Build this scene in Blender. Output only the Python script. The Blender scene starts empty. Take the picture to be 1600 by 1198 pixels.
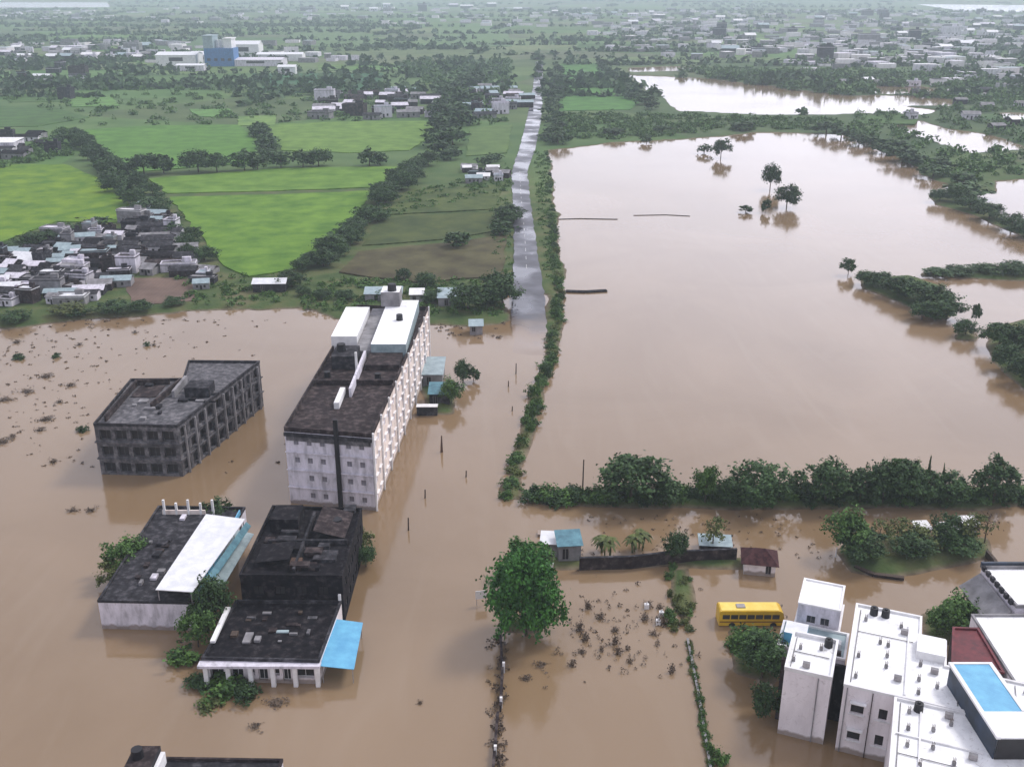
import bpy, bmesh, math, random
import numpy as np
from mathutils import Vector, Matrix

SC = bpy.context.scene
COL = SC.collection
RND = random.Random(11)
NR = np.random.RandomState(5)

# ------------------------------------------------------------------ camera
F = 1600.0; PITCH = math.radians(21.3); CH = 90.0
cd = bpy.data.cameras.new("camera"); cam = bpy.data.objects.new("camera", cd); COL.objects.link(cam)
cam.location = (0, 0, CH); cam.rotation_euler = (math.radians(90) - PITCH, 0, 0)
cd.sensor_width = 36; cd.lens = 36 * F / 1600; cd.clip_start = 1; cd.clip_end = 90000
SC.camera = cam

# ------------------------------------------------------------------ view, sun, sky
SC.view_settings.view_transform = 'Standard'; SC.view_settings.look = 'None'
SC.view_settings.gamma = 1; SC.view_settings.exposure = 0.36
SC.cycles.max_bounces = 6; SC.cycles.diffuse_bounces = 2; SC.cycles.glossy_bounces = 3
SC.cycles.volume_bounces = 2; SC.cycles.transparent_max_bounces = 6
SC.cycles.caustics_reflective = False; SC.cycles.caustics_refractive = False
SUN_EL = math.radians(50); SUN_AZ = math.radians(55)          # azimuth from +Y towards +X
sl = bpy.data.lights.new("sun", 'SUN'); so = bpy.data.objects.new("sun", sl); COL.objects.link(so)
sl.energy = 1.5; sl.angle = math.radians(14); sl.color = (1.0, 0.965, 0.92)
sd = Vector((math.cos(SUN_EL) * math.sin(SUN_AZ), math.cos(SUN_EL) * math.cos(SUN_AZ), math.sin(SUN_EL)))
so.rotation_euler = sd.to_track_quat('Z', 'Y').to_euler()
W = bpy.data.worlds.new("World"); SC.world = W; W.use_nodes = True
nt = W.node_tree; nt.nodes.clear()
wo = nt.nodes.new('ShaderNodeOutputWorld'); bg = nt.nodes.new('ShaderNodeBackground'); bg.inputs[1].default_value = 0.1
sky = nt.nodes.new('ShaderNodeTexSky'); sky.sky_type = 'NISHITA'; sky.sun_disc = False
sky.sun_elevation = SUN_EL; sky.sun_rotation = SUN_AZ; sky.dust_density = 4; sky.air_density = 1.0
tc = nt.nodes.new('ShaderNodeTexCoord'); mp = nt.nodes.new('ShaderNodeMapping'); mp.inputs['Scale'].default_value = (1, 1, 3.5)
cn = nt.nodes.new('ShaderNodeTexNoise'); cn.inputs['Scale'].default_value = 2.2; cn.inputs['Detail'].default_value = 5
cr = nt.nodes.new('ShaderNodeValToRGB')
cr.color_ramp.elements[0].position = 0.3; cr.color_ramp.elements[0].color = (6.9, 7.0, 8.3, 1)
cr.color_ramp.elements[1].position = 0.7; cr.color_ramp.elements[1].color = (9.3, 9.2, 10.4, 1)
mx = nt.nodes.new('ShaderNodeMix'); mx.data_type = 'RGBA'; mx.inputs[0].default_value = 0.86      # closed cloud deck over the sky
L = nt.links.new
L(tc.outputs['Generated'], mp.inputs[0]); L(mp.outputs[0], cn.inputs[0]); L(cn.outputs[0], cr.inputs[0])
def mth(op, a, b=None, c=None):
    n = nt.nodes.new('ShaderNodeMath'); n.operation = op
    for i, q in enumerate((a, b, c)):
        if q is None: continue
        if isinstance(q, (int, float)): n.inputs[i].default_value = q
        else: L(q, n.inputs[i])
    return n.outputs[0]
vd = nt.nodes.new('ShaderNodeVectorMath'); vd.operation = 'DOT_PRODUCT'; vd.inputs[1].default_value = (math.sin(math.radians(42)), math.cos(math.radians(42)), 0); L(tc.outputs['Generated'], vd.inputs[0])
sz = nt.nodes.new('ShaderNodeSeparateXYZ'); L(tc.outputs['Generated'], sz.inputs[0])
hor = mth('POWER', mth('SUBTRACT', 1.0, mth('MAXIMUM', sz.outputs[2], 0.0)), 1.3)         # cloud deck is thinner and brighter low in the sky
az = mth('MULTIPLY_ADD', vd.outputs['Value'], 0.5, 0.5)
gain = mth('MULTIPLY_ADD', mth('MULTIPLY', hor, mth('POWER', az, 4.0)), 1.75, 0.85)
vs = nt.nodes.new('ShaderNodeVectorMath'); vs.operation = 'SCALE'; L(cr.outputs[0], vs.inputs[0]); L(gain, vs.inputs['Scale'])
L(sky.outputs[0], mx.inputs[6]); L(vs.outputs[0], mx.inputs[7]); L(mx.outputs[2], bg.inputs[0]); L(bg.outputs[0], wo.inputs[0])

# ------------------------------------------------------------------ helpers
sP, cP = math.sin(PITCH), math.cos(PITCH)
def G(x, y, z=0.0):
    """ground point seen at photo pixel x, y (1600 wide) at height z"""
    u = (x - 800) / F; v = (y - 599) / F
    t = (CH - z) / (sP + v * cP)
    return (u * t, t * (cP - v * sP))

def tag(o, label=None, cat=None, group=None, kind=None):
    if label: o['label'] = label
    if cat: o['category'] = cat
    if group: o['group'] = group
    if kind: o['kind'] = kind
    return o
def empty(name, loc, rz=0.0):
    o = bpy.data.objects.new(name, None); o.location = loc; o.rotation_euler = (0, 0, rz); COL.objects.link(o); return o
def mobj(name, me, parent=None, loc=None):
    o = bpy.data.objects.new(name, me); COL.objects.link(o)
    if parent: o.parent = parent
    if loc: o.location = loc
    return o
def copy_tree(o, parent=None):
    c = o.copy(); COL.objects.link(c); c.parent = parent
    for ch in o.children: copy_tree(ch, c)
    return c

class MB:
    def __init__(s): s.v = []; s.f = []; s.m = []; s.mats = []
    def mi(s, m):
        if m not in s.mats: s.mats.append(m)
        return s.mats.index(m)
    def poly(s, pts, m):
        b = len(s.v); s.v += [tuple(p) for p in pts]; s.f.append(tuple(range(b, b + len(pts)))); s.m.append(s.mi(m))
    def prism(s, pts, z0, z1, m, mtop=None, bottom=True):
        n = len(pts); b = len(s.v)
        z1s = z1 if isinstance(z1, (list, tuple)) else [z1] * n
        z0s = z0 if isinstance(z0, (list, tuple)) else [z0] * n
        s.v += [(p[0], p[1], z) for p, z in zip(pts, z0s)] + [(p[0], p[1], z) for p, z in zip(pts, z1s)]
        k = s.mi(m); kt = s.mi(mtop or m)
        for i in range(n):
            j = (i + 1) % n; s.f.append((b + i, b + j, b + n + j, b + n + i)); s.m.append(k)
        s.f.append(tuple(b + n + i for i in range(n))); s.m.append(kt)
        if bottom: s.f.append(tuple(b + n - 1 - i for i in range(n))); s.m.append(k)
    def box(s, x0, x1, y0, y1, z0, z1, m, mtop=None):
        s.prism([(x0, y0), (x1, y0), (x1, y1), (x0, y1)], z0, z1, m, mtop)
    def bar(s, a, b, w, m, w2=None, n=5):
        a = Vector(a); b = Vector(b); d = (b - a).normalized(); w2 = w if w2 is None else w2
        x = d.cross(Vector((0, 0, 1)));  x = Vector((1, 0, 0)) if x.length < .01 else x.normalized()
        y = d.cross(x); base = len(s.v); k = s.mi(m)
        for p, r in ((a, w), (b, w2)):
            for i in range(n):
                t = 2 * math.pi * i / n; q = p + x * r * math.cos(t) + y * r * math.sin(t); s.v.append(tuple(q))
        for i in range(n):
            j = (i + 1) % n; s.f.append((base + i, base + j, base + n + j, base + n + i)); s.m.append(k)
        s.f.append(tuple(base + n + i for i in range(n))); s.m.append(k)
    def mesh(s, name):
        me = bpy.data.meshes.new(name); me.from_pydata(s.v, [], s.f)
        for m in s.mats: me.materials.append(m)
        me.polygons.foreach_set('material_index', s.m); me.update()
        bm = bmesh.new(); bm.from_mesh(me); bmesh.ops.recalc_face_normals(bm, faces=bm.faces); bm.to_mesh(me); bm.free()
        return me
    def build(s, name, parent=None, loc=None): return mobj(name, s.mesh(name), parent, loc)

def mat(name, c1, c2=None, scale=1.0, rough=0.85, bump=0.0, c3=None, coord='Object', stretch=(1, 1, 1), detail=6, rnd=0.0, lo=.35, hi=.65, wave=None, spec=0.5, metal=0.0, tide=False, stain=0.0):
    m = bpy.data.materials.new(name); m.use_nodes = True; t = m.node_tree; N = t.nodes; K = t.links.new
    p = N['Principled BSDF']; p.inputs['Roughness'].default_value = rough; p.inputs['Specular IOR Level'].default_value = spec
    p.inputs['Metallic'].default_value = metal
    c2 = c2 or tuple(x * .75 for x in c1)
    co = N.new('ShaderNodeTexCoord'); ma = N.new('ShaderNodeMapping'); ma.inputs['Scale'].default_value = stretch
    no = N.new('ShaderNodeTexNoise'); no.inputs['Scale'].default_value = scale; no.inputs['Detail'].default_value = detail; no.inputs['Roughness'].default_value = .62
    ra = N.new('ShaderNodeValToRGB'); e = ra.color_ramp.elements
    e[0].position = lo; e[0].color = (*c2, 1); e[1].position = hi; e[1].color = (*c1, 1)
    if c3: k = e.new((lo + hi) / 2); k.color = (*c3, 1)
    K(co.outputs[coord], ma.inputs[0]); K(ma.outputs[0], no.inputs[0]); K(no.outputs[0], ra.inputs[0])
    out = ra.outputs[0]
    if wave:                       # crop rows / corrugation: (scale, direction vector, darkening)
        wv = N.new('ShaderNodeTexWave'); wv.inputs['Scale'].default_value = wave[0]; wv.inputs['Distortion'].default_value = 1.2 if len(wave) < 4 else wave[3]
        wm = N.new('ShaderNodeMapping'); wm.inputs['Rotation'].default_value = (0, 0, wave[1]); K(co.outputs[coord], wm.inputs[0]); K(wm.outputs[0], wv.inputs[0])
        mm = N.new('ShaderNodeMix'); mm.data_type = 'RGBA'; mm.blend_type = 'MULTIPLY'; mm.inputs[7].default_value = (wave[2],) * 3 + (1,)
        K(wv.outputs[1], mm.inputs[0]); K(out, mm.inputs[6]); out = mm.outputs[2]
    if stain:                      # broad water stains of their own shape
        sn = N.new('ShaderNodeTexNoise'); sn.inputs['Scale'].default_value = .9; sn.inputs['Detail'].default_value = 9; sn.inputs['Roughness'].default_value = .75; sn.inputs['Distortion'].default_value = 1.5
        K(co.outputs[coord], sn.inputs[0]); sr = N.new('ShaderNodeMapRange'); sr.inputs[1].default_value = .56; sr.inputs[2].default_value = .68; sr.inputs[4].default_value = stain; K(sn.outputs[0], sr.inputs[0])
        sm = N.new('ShaderNodeMix'); sm.data_type = 'RGBA'; sm.blend_type = 'MULTIPLY'; sm.inputs[7].default_value = (.5, .47, .44, 1); K(sr.outputs[0], sm.inputs[0]); K(out, sm.inputs[6]); out = sm.outputs[2]
    if tide:                       # silt left by the flood just above the water line
        ge = N.new('ShaderNodeNewGeometry'); sz_ = N.new('ShaderNodeSeparateXYZ'); K(ge.outputs[0], sz_.inputs[0]); ad = N.new('ShaderNodeMath'); ad.operation = 'MULTIPLY_ADD'; ad.inputs[1].default_value = -1.6; K(no.outputs[0], ad.inputs[0]); K(sz_.outputs[2], ad.inputs[2])
        tr = N.new('ShaderNodeMapRange'); tr.inputs[1].default_value = -.25; tr.inputs[2].default_value = .1; tr.inputs[3].default_value = .75; tr.inputs[4].default_value = 0; K(ad.outputs[0], tr.inputs[0])
        tm = N.new('ShaderNodeMix'); tm.data_type = 'RGBA'; tm.inputs[7].default_value = (.16, .11, .07, 1); K(tr.outputs[0], tm.inputs[0]); K(out, tm.inputs[6]); out = tm.outputs[2]
    if rnd:
        oi = N.new('ShaderNodeObjectInfo'); mr = N.new('ShaderNodeMapRange'); mr.inputs[3].default_value = 1 - rnd; mr.inputs[4].default_value = 1 + rnd
        hs = N.new('ShaderNodeHueSaturation'); K(oi.outputs['Random'], mr.inputs[0]); K(mr.outputs[0], hs.inputs['Value']); K(out, hs.inputs['Color']); out = hs.outputs[0]
    K(out, p.inputs['Base Color'])
    if bump:
        b = N.new('ShaderNodeBump'); b.inputs['Strength'].default_value = bump; b.inputs['Distance'].default_value = .1
        K(no.outputs[0], b.inputs['Height']); K(b.outputs[0], p.inputs['Normal'])
    return m

M = {}
M['conc_dark'] = mat('weathered_dark_concrete', (.11, .105, .115), (.01, .01, .013), .9, .95, .3, c3=(.032, .031, .036), detail=9, lo=.3, hi=.72, spec=.2)
M['conc_black'] = mat('blackened_concrete', (.06, .052, .055), (.004, .004, .006), .9, .95, .3, c3=(.012, .011, .014), detail=9, lo=.32, hi=.74, spec=.15)
M['conc_brown'] = mat('brown_stained_concrete', (.12, .095, .09), (.01, .007, .008), .8, .95, .3, c3=(.036, .027, .028), detail=9, lo=.3, hi=.72, spec=.2)
M['conc_grey'] = mat('grey_concrete', (.3, .29, .3), (.15, .145, .15), .4, .9, .2)
M['plaster_grey'] = mat('grey_and_shaded_plaster', (.76, .72, .8), (.42, .4, .44), .8, .85, .1, stretch=(1, 1, .3), c3=(.64, .61, .67), tide=True, stain=.5)  # grey plaster; also carries the painted shade of the apartment front
M['plaster_cream'] = mat('cream_and_sunlit_plaster', (.85, .74, .68), (.55, .45, .4), .5, .85, .1, stretch=(1, 1, .25), c3=(.76, .66, .6), tide=True)  # cream plaster; also carries the painted sunlight of the apartment side
M['white'] = mat('white_paint', (.86, .85, .85), (.68, .67, .67), .5, .7, .05)
M['white_roof'] = mat('white_coated_roof', (.9, .9, .9), (.66, .66, .67), .45, .6, .05, lo=.25, hi=.5, stain=.75)
M['white_wall'] = mat('white_plaster_wall', (.88, .83, .85), (.7, .65, .67), .4, .85, .05, stretch=(1, 1, .3), tide=True, stain=.55)
M['tin_white'] = mat('white_tin_sheet', (.88, .88, .9), (.7, .71, .73), .6, .45, 0, wave=(2.2, 0, .82, 0))
M['tin_blue'] = mat('light_blue_tin_sheet', (.16, .5, .72), (.1, .36, .6), .5, .45, 0, wave=(2.2, 0, .8, 0))
M['tin_teal'] = mat('teal_blue_tin_sheet', (.12, .3, .36), (.05, .15, .2), .7, .5, 0, wave=(2.2, 0, .8, 0))
M['tin_pale'] = mat('pale_teal_tin_sheet', (.4, .5, .52), (.25, .33, .36), .7, .5, 0, wave=(2.2, 0, .8, 0))
M['blue'] = mat('blue_paint', (.06, .2, .45), (.04, .12, .28), .5, .6)
M['maroon_old'] = mat('old_maroon_tiles', (.11, .045, .045), (.035, .012, .016), 1.2, .85, .3, wave=(3, 0, .6, 0), spec=.2)
M['navy'] = mat('navy_parapet_and_shade', (.03, .05, .09), (.012, .02, .03), .5, .6)
M['maroon'] = mat('maroon_tiles', (.2, .025, .035), (.09, .012, .02), .8, .7, .2, wave=(3, 0, .6, 0))
M['pane_grey'] = mat('dusty_grey_pane', (.26, .25, .29), (.14, .135, .16), .4, .4)
M['dark'] = mat('dark_interior', (.02, .018, .02), (.01, .009, .01), 1, .6)
M['glass'] = mat('window_glass', (.06, .065, .075), (.03, .03, .035), .3, .12)
M['frame'] = mat('window_frame', (.35, .32, .32), (.25, .23, .23), 2, .6)
M['black'] = mat('black_pipe', (.008, .008, .012), (.004, .004, .006), 2, .6)
M['rust'] = mat('rusty_steel', (.12, .06, .035), (.05, .03, .02), 5, .8)
M['wood'] = mat('dark_wood', (.09, .06, .045), (.04, .028, .02), 5, .85)
M['bark'] = mat('bark', (.12, .09, .065), (.05, .04, .03), 3, .9)
M['yellow'] = mat('yellow_bus_paint', (.8, .52, .04), (.62, .38, .03), .6, .35)
M['yellowroof'] = mat('pale_yellow_roof_paint', (.85, .66, .16), (.75, .52, .06), .5, .4)
M['tyre'] = mat('tyre_rubber', (.02, .02, .02), (.012, .012, .012), 3, .9)
M['lamp'] = mat('lamp_glass', (.7, .68, .6), (.6, .5, .4), 3, .2)
def leafmat(n, a, b, rnd=.18): return mat(n, a, b, 1.1, .7, 0, rnd=rnd, spec=.25, lo=.4, hi=.6)
M['leaf_dark'] = leafmat('dark_leaves', (.06, .12, .035), (.018, .042, .014))
M['leaf_mid'] = leafmat('mid_green_leaves', (.095, .185, .04), (.035, .08, .02))
M['leaf_rich'] = leafmat('rich_green_leaves', (.06, .19, .03), (.018, .07, .014), .05)
M['leaf_olive'] = leafmat('olive_leaves', (.15, .18, .055), (.06, .08, .025))
M['leaf_dead'] = leafmat('dead_brown_leaves', (.17, .125, .09), (.07, .05, .038))
M['palm'] = leafmat('palm_fronds', (.13, .16, .045), (.06, .08, .025))

# ------------------------------------------------------------------ terrain as one height field
def vnoise(x, y, s, seed):
    """value noise, feature size s metres"""
    r = np.random.RandomState(seed); T = r.rand(256, 256)
    X = x / s + 1000.3; Y = y / s + 1000.7
    i = np.floor(X).astype(int); j = np.floor(Y).astype(int); fx = X - i; fy = Y - j
    fx = fx * fx * (3 - 2 * fx); fy = fy * fy * (3 - 2 * fy)
    g = lambda a, b: T[a & 255, b & 255]
    return ((g(i, j) * (1 - fx) + g(i + 1, j) * fx) * (1 - fy) + (g(i, j + 1) * (1 - fx) + g(i + 1, j + 1) * fx) * fy) * 2 - 1

def sdf(poly, X, Y):
    """signed distance to polygon, positive inside"""
    P = np.array(poly, float); d = np.full(X.shape, 1e9); ins = np.zeros(X.shape, bool)
    for k in range(len(P)):
        a = P[k]; b = P[(k + 1) % len(P)]; e = b - a; L2 = max(e @ e, 1e-9)
        wx = X - a[0]; wy = Y - a[1]; t = np.clip((wx * e[0] + wy * e[1]) / L2, 0, 1)
        d = np.minimum(d, np.hypot(wx - t * e[0], wy - t * e[1]))
        c = (a[1] > Y) != (b[1] > Y)
        if a[1] != b[1]: ins ^= c & (X < (b[0] - a[0]) * (Y - a[1]) / (b[1] - a[1]) + a[0])
    return np.where(ins, d, -d)
def px(*pts): return [G(*p) for p in pts]
def strip(pts, w):
    P = [Vector(p) for p in pts]; l = []; r = []
    for i, p in enumerate(P):
        d = (P[min(i + 1, len(P) - 1)] - P[max(i - 1, 0)]).normalized(); n = Vector((-d.y, d.x)); ww = w[i] if isinstance(w, list) else w
        l.append(tuple(p + n * ww)); r.append(tuple(p - n * ww))
    return l + r[::-1]

WATER = [
    px((-1500, 545), (0, 514), (100, 506), (250, 494), (390, 483), (470, 480), (520, 498), (680, 508), (780, 508), (793, 500), (796, 462), (852, 462), (854, 540), (900, 560), (1700, 575), (4000, 600)) + [(900, -300), (-900, -300)],
    px((864, 236), (960, 224), (1090, 217), (1180, 208), (1310, 210), (1400, 245), (1480, 294), (1530, 300), (1600, 312), (2300, 350), (2300, 620), (830, 640), (855, 560), (882, 480), (874, 400), (868, 330)),
    px((985, 118), (1080, 122), (1150, 128), (1250, 141), (1345, 153), (1330, 178), (1200, 181), (1060, 174), (1030, 150)),
    px((1355, 134), (1440, 136), (1485, 142), (1480, 149), (1380, 147)),
    px((1395, 190), (1440, 188), (1480, 200), (1555, 214), (1540, 222), (1470, 226), (1430, 212)),
    
    px((1560, 284), (1600, 280), (1750, 300), (1750, 352), (1600, 346), (1570, 312)),
    px((1345, 181), (1375, 180), (1380, 187), (1350, 187)), px((1560, 176), (1620, 178), (1640, 186), (1570, 188)),
    px((1340, 160), (1400, 165), (1395, 176), (1350, 172)), px((1250, 158), (1360, 160), (1450, 172), (1440, 180), (1300, 176)), px((1590, 118), (1640, 118), (1640, 132), (1590, 130)), px((1470, 222), (1560, 216), (1600, 232), (1520, 240)), px((1300, 150), (1420, 150), (1500, 158), (1480, 166), (1340, 164)), px((-60, 4), (168, 4), (172, 12), (-60, 13)), px((1430, 7), (1700, 9), (1700, 22), (1500, 17)), px((980, 106), (1080, 104), (1090, 110), (990, 113)),
]
ROADSIDE = [(855, 235), (858, 300), (864, 360), (869, 430), (874, 470), (868, 520), (857, 570), (842, 610), (831, 650), (820, 690), (806, 730), (798, 778)]
LAND = [
    px((830, 767), (1000, 764), (1600, 760), (2300, 758), (2300, 780), (1600, 788), (1540, 795), (1000, 796), (830, 786)),
    strip([G(*p) for p in ROADSIDE], 1.6),
    px((1450, 305), (1490, 300), (1600, 352), (1900, 380), (1900, 410), (1600, 374), (1520, 337), (1460, 320)),
    px((1342, 434), (1420, 430), (1470, 446), (1492, 470), (1490, 500), (1460, 505), (1400, 472), (1345, 452)),
    px((1435, 426), (1540, 416), (1640, 412), (1640, 440), (1540, 437), (1440, 433)),
    px((1490, 514), (1525, 512), (1525, 532), (1490, 532)),
    px((1538, 512), (1600, 498), (1800, 520), (1800, 720), (1600, 608), (1548, 566)),
    px((1300, 860), (1340, 836), (1540, 842), (1548, 872), (1400, 902), (1330, 894)),
    px((1040, 885), (1078, 885), (1085, 985), (1072, 1000), (1058, 960)),
    px((835, 872), (910, 872), (1160, 872), (1160, 886), (835, 892)), px((785, 960), (850, 960), (850, 990), (785, 990)),
    px((1140, 985), (1215, 1000), (1215, 1075), (1150, 1050)), px((797, 466), (850, 466), (850, 100), (800, 100)),
    px((660, 600), (715, 600), (715, 650), (660, 650)), px((1440, 960), (1530, 945), (1530, 1010), (1440, 1005)),
    px((180, 850), (230, 850), (210, 920), (170, 915)),
]
sx = np.concatenate([[-6, -3, -1.6, -1.0], np.linspace(-.72, .72, 520), [1.0, 1.6, 3, 6]])
yy = np.concatenate([[-400, 0, 40], 70 * 1.0068 ** np.arange(0, 905)])
xx_w = np.maximum(yy, 70)
GX = sx[None, :] * xx_w[:, None]; GY = np.repeat(yy[:, None], len(sx), 1)
wob = vnoise(GX, GY, 9, 1) * 1.6 + vnoise(GX, GY, 3.2, 2) * .7 + vnoise(GX, GY, 30, 3) * 2.5 * np.clip(GY / 400, 0.2, 2)
wsd = np.full(GX.shape, -1e9)
for P_ in WATER: wsd = np.maximum(wsd, sdf(P_, GX, GY))
wsd += wob
for P_ in LAND: wsd = np.minimum(wsd, -sdf(P_, GX, GY) + wob * .45)
bump_ = vnoise(GX, GY, 6, 7) * .06 + vnoise(GX, GY, 25, 8) * .06
GZ = np.clip(-wsd * .28, -1.4, .82) + bump_
V = np.stack([GX, GY, GZ], -1).reshape(-1, 3); nr, nc = GX.shape
idx = np.arange(nr * nc).reshape(nr, nc)
Q = np.stack([idx[:-1, :-1], idx[:-1, 1:], idx[1:, 1:], idx[1:, :-1]], -1).reshape(-1, 4)
gm = bpy.data.meshes.new('ground'); gm.vertices.add(len(V)); gm.vertices.foreach_set('co', V.ravel().astype(np.float32))
gm.loops.add(Q.size); gm.loops.foreach_set('vertex_index', Q.ravel().astype(np.int32)); gm.polygons.add(len(Q))
gm.polygons.foreach_set('loop_start', (np.arange(len(Q)) * 4).astype(np.int32)); gm.polygons.foreach_set('loop_total', np.full(len(Q), 4, np.int32))
gm.update(calc_edges=True); gm.shade_smooth()
def ground_mat():
    m = bpy.data.materials.new('scrub_and_farmland'); m.use_nodes = True; t = m.node_tree; N = t.nodes; K = t.links.new
    p = N['Principled BSDF']; p.inputs['Roughness'].default_value = .95; p.inputs['Specular IOR Level'].default_value = .15
    g = N.new('ShaderNodeNewGeometry')
    def noise(s, d=5):
        n = N.new('ShaderNodeTexNoise'); n.inputs['Scale'].default_value = s; n.inputs['Detail'].default_value = d; K(g.outputs[0], n.inputs[0]); return n
    def ramp(src, els):
        r = N.new('ShaderNodeValToRGB'); e = r.color_ramp.elements
        e[0].position, e[0].color = els[0][0], (*els[0][1], 1); e[1].position, e[1].color = els[-1][0], (*els[-1][1], 1)
        for a, c in els[1:-1]: e.new(a).color = (*c, 1)
        K(src, r.inputs[0]); return r
    def mix(f, a, b, bl='MIX'):
        x = N.new('ShaderNodeMix'); x.data_type = 'RGBA'; x.blend_type = bl
        if hasattr(f, 'is_output'): K(f, x.inputs[0])
        else: x.inputs[0].default_value = f
        K(a, x.inputs[6]); K(b, x.inputs[7]); return x.outputs[2]
    near = ramp(noise(.09, 8).outputs[0], [(.3, (.04, .07, .025)), (.45, (.07, .105, .035)), (.6, (.11, .12, .05)), (.75, (.16, .135, .085))])
    mp = N.new('ShaderNodeMapping'); mp.inputs['Scale'].default_value = (.0055, .0075, 1); mp.inputs['Rotation'].default_value = (0, 0, .25); K(g.outputs[0], mp.inputs[0])
    vo = N.new('ShaderNodeTexVoronoi'); vo.voronoi_dimensions = '2D'; K(mp.outputs[0], vo.inputs[0]); vo.inputs['Scale'].default_value = 1
    sp = N.new('ShaderNodeSeparateColor'); K(vo.outputs['Color'], sp.inputs[0])
    field = ramp(sp.outputs[0], [(.0, (.05, .09, .035)), (.25, (.1, .22, .05)), (.5, (.075, .11, .045)), (.7, (.15, .25, .07)), (.85, (.11, .13, .07)), (1, (.2, .25, .11))])
    fld = mix(.35, field.outputs[0], ramp(noise(.03, 6).outputs[0], [(.35, (.03, .05, .03)), (.65, (.14, .17, .08))]).outputs[0])
    sx_ = N.new('ShaderNodeSeparateXYZ'); K(g.outputs[0], sx_.inputs[0])
    mr = N.new('ShaderNodeMapRange'); mr.inputs[1].default_value = 430; mr.inputs[2].default_value = 560; K(sx_.outputs[1], mr.inputs[0])
    c = mix(mr.outputs[0], near.outputs[0], fld)
    mz = N.new('ShaderNodeMapRange'); mz.inputs[1].default_value = .05; mz.inputs[2].default_value = .35; K(sx_.outputs[2], mz.inputs[0])
    mud = ramp(noise(.5).outputs[0], [(.35, (.1, .075, .05)), (.65, (.2, .16, .11))])
    c = mix(mz.outputs[0], mud.outputs[0], c)
    K(c, p.inputs['Base Color'])
    b = N.new('ShaderNodeBump'); b.inputs['Distance'].default_value = .4; b.inputs['Strength'].default_value = .6; K(noise(1.2).outputs[0], b.inputs['Height']); K(b.outputs[0], p.inputs['Normal'])
    return m
gm.materials.append(ground_mat())
tag(mobj('ground', gm), kind='structure')

def land_z(x, y):
    return .82

# ------------------------------------------------------------------ flood water
def water_mat():
    m = bpy.data.materials.new('muddy_flood_water'); m.use_nodes = True; t = m.node_tree; N = t.nodes; K = t.links.new
    p = N['Principled BSDF']; p.inputs['IOR'].default_value = 1.45; p.inputs['Specular IOR Level'].default_value = .75
    g = N.new('ShaderNodeNewGeometry')
    n = N.new('ShaderNodeTexNoise'); n.inputs['Scale'].default_value = .018; n.inputs['Detail'].default_value = 7; n.inputs['Distortion'].default_value = .8; K(g.outputs[0], n.inputs[0])
    r = N.new('ShaderNodeValToRGB'); e = r.color_ramp.elements
    e[0].position = .32; e[0].color = (.21, .138, .074, 1); e[1].position = .68; e[1].color = (.265, .182, .108, 1); K(n.outputs[0], r.inputs[0]); K(r.outputs[0], p.inputs['Base Color'])
    n2 = N.new('ShaderNodeTexNoise'); n2.inputs['Scale'].default_value = .012; n2.inputs['Detail'].default_value = 4; K(g.outputs[0], n2.inputs[0])
    mr = N.new('ShaderNodeMapRange'); mr.inputs[1].default_value = .35; mr.inputs[2].default_value = .65; mr.inputs[3].default_value = .05; mr.inputs[4].default_value = .14; K(n2.outputs[0], mr.inputs[0]); K(mr.outputs[0], p.inputs['Roughness'])
    mp = N.new('ShaderNodeMapping'); mp.inputs['Scale'].default_value = (1, .7, 1); K(g.outputs[0], mp.inputs[0])
    n3 = N.new('ShaderNodeTexNoise'); n3.inputs['Scale'].default_value = 1.1; n3.inputs['Detail'].default_value = 6; K(mp.outputs[0], n3.inputs[0])
    mq = N.new('ShaderNodeMapping'); mq.inputs['Scale'].default_value = (.12, .02, 1); mq.inputs['Rotation'].default_value = (0, 0, .3); K(g.outputs[0], mq.inputs[0])
    n5 = N.new('ShaderNodeTexNoise'); n5.inputs['Scale'].default_value = 1; n5.inputs['Detail'].default_value = 9; n5.inputs['Distortion'].default_value = 1.2; K(mq.outputs[0], n5.inputs[0])
    sr = N.new('ShaderNodeMapRange'); sr.inputs[1].default_value = .5; sr.inputs[2].default_value = .75; sr.inputs[4].default_value = .14; K(n5.outputs[0], sr.inputs[0])
    sm = N.new('ShaderNodeMix'); sm.data_type = 'RGBA'; sm.inputs[7].default_value = (.33, .26, .19, 1); K(sr.outputs[0], sm.inputs[0]); K(r.outputs[0], sm.inputs[6]); K(sm.outputs[2], p.inputs['Base Color'])
    b = N.new('ShaderNodeBump'); b.inputs['Distance'].default_value = .05; b.inputs['Strength'].default_value = .35; K(n3.outputs[0], b.inputs['Height']); K(b.outputs[0], p.inputs['Normal'])
    return m
wb = MB(); wb.poly([(-29000, -1000, 0), (29000, -1000, 0), (29000, 29500, 0), (-29000, 29500, 0)], water_mat())
tag(wb.build('flood_water'), kind='structure')

# ------------------------------------------------------------------ haze
hb = MB(); hz = bpy.data.materials.new('haze'); hz.use_nodes = True; hz.node_tree.nodes.clear()
ho = hz.node_tree.nodes.new('ShaderNodeOutputMaterial'); hv = hz.node_tree.nodes.new('ShaderNodeVolumePrincipled')
hv.inputs['Color'].default_value = (.78, .9, 1, 1); hv.inputs['Density'].default_value = .00018; hv.inputs['Anisotropy'].default_value = .1
hz.node_tree.links.new(hv.outputs[0], ho.inputs['Volume'])
hb.box(-42000, 42000, -3000, 33000, -3, 101, hz)
tag(hb.build('haze'), kind='stuff')

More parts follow.
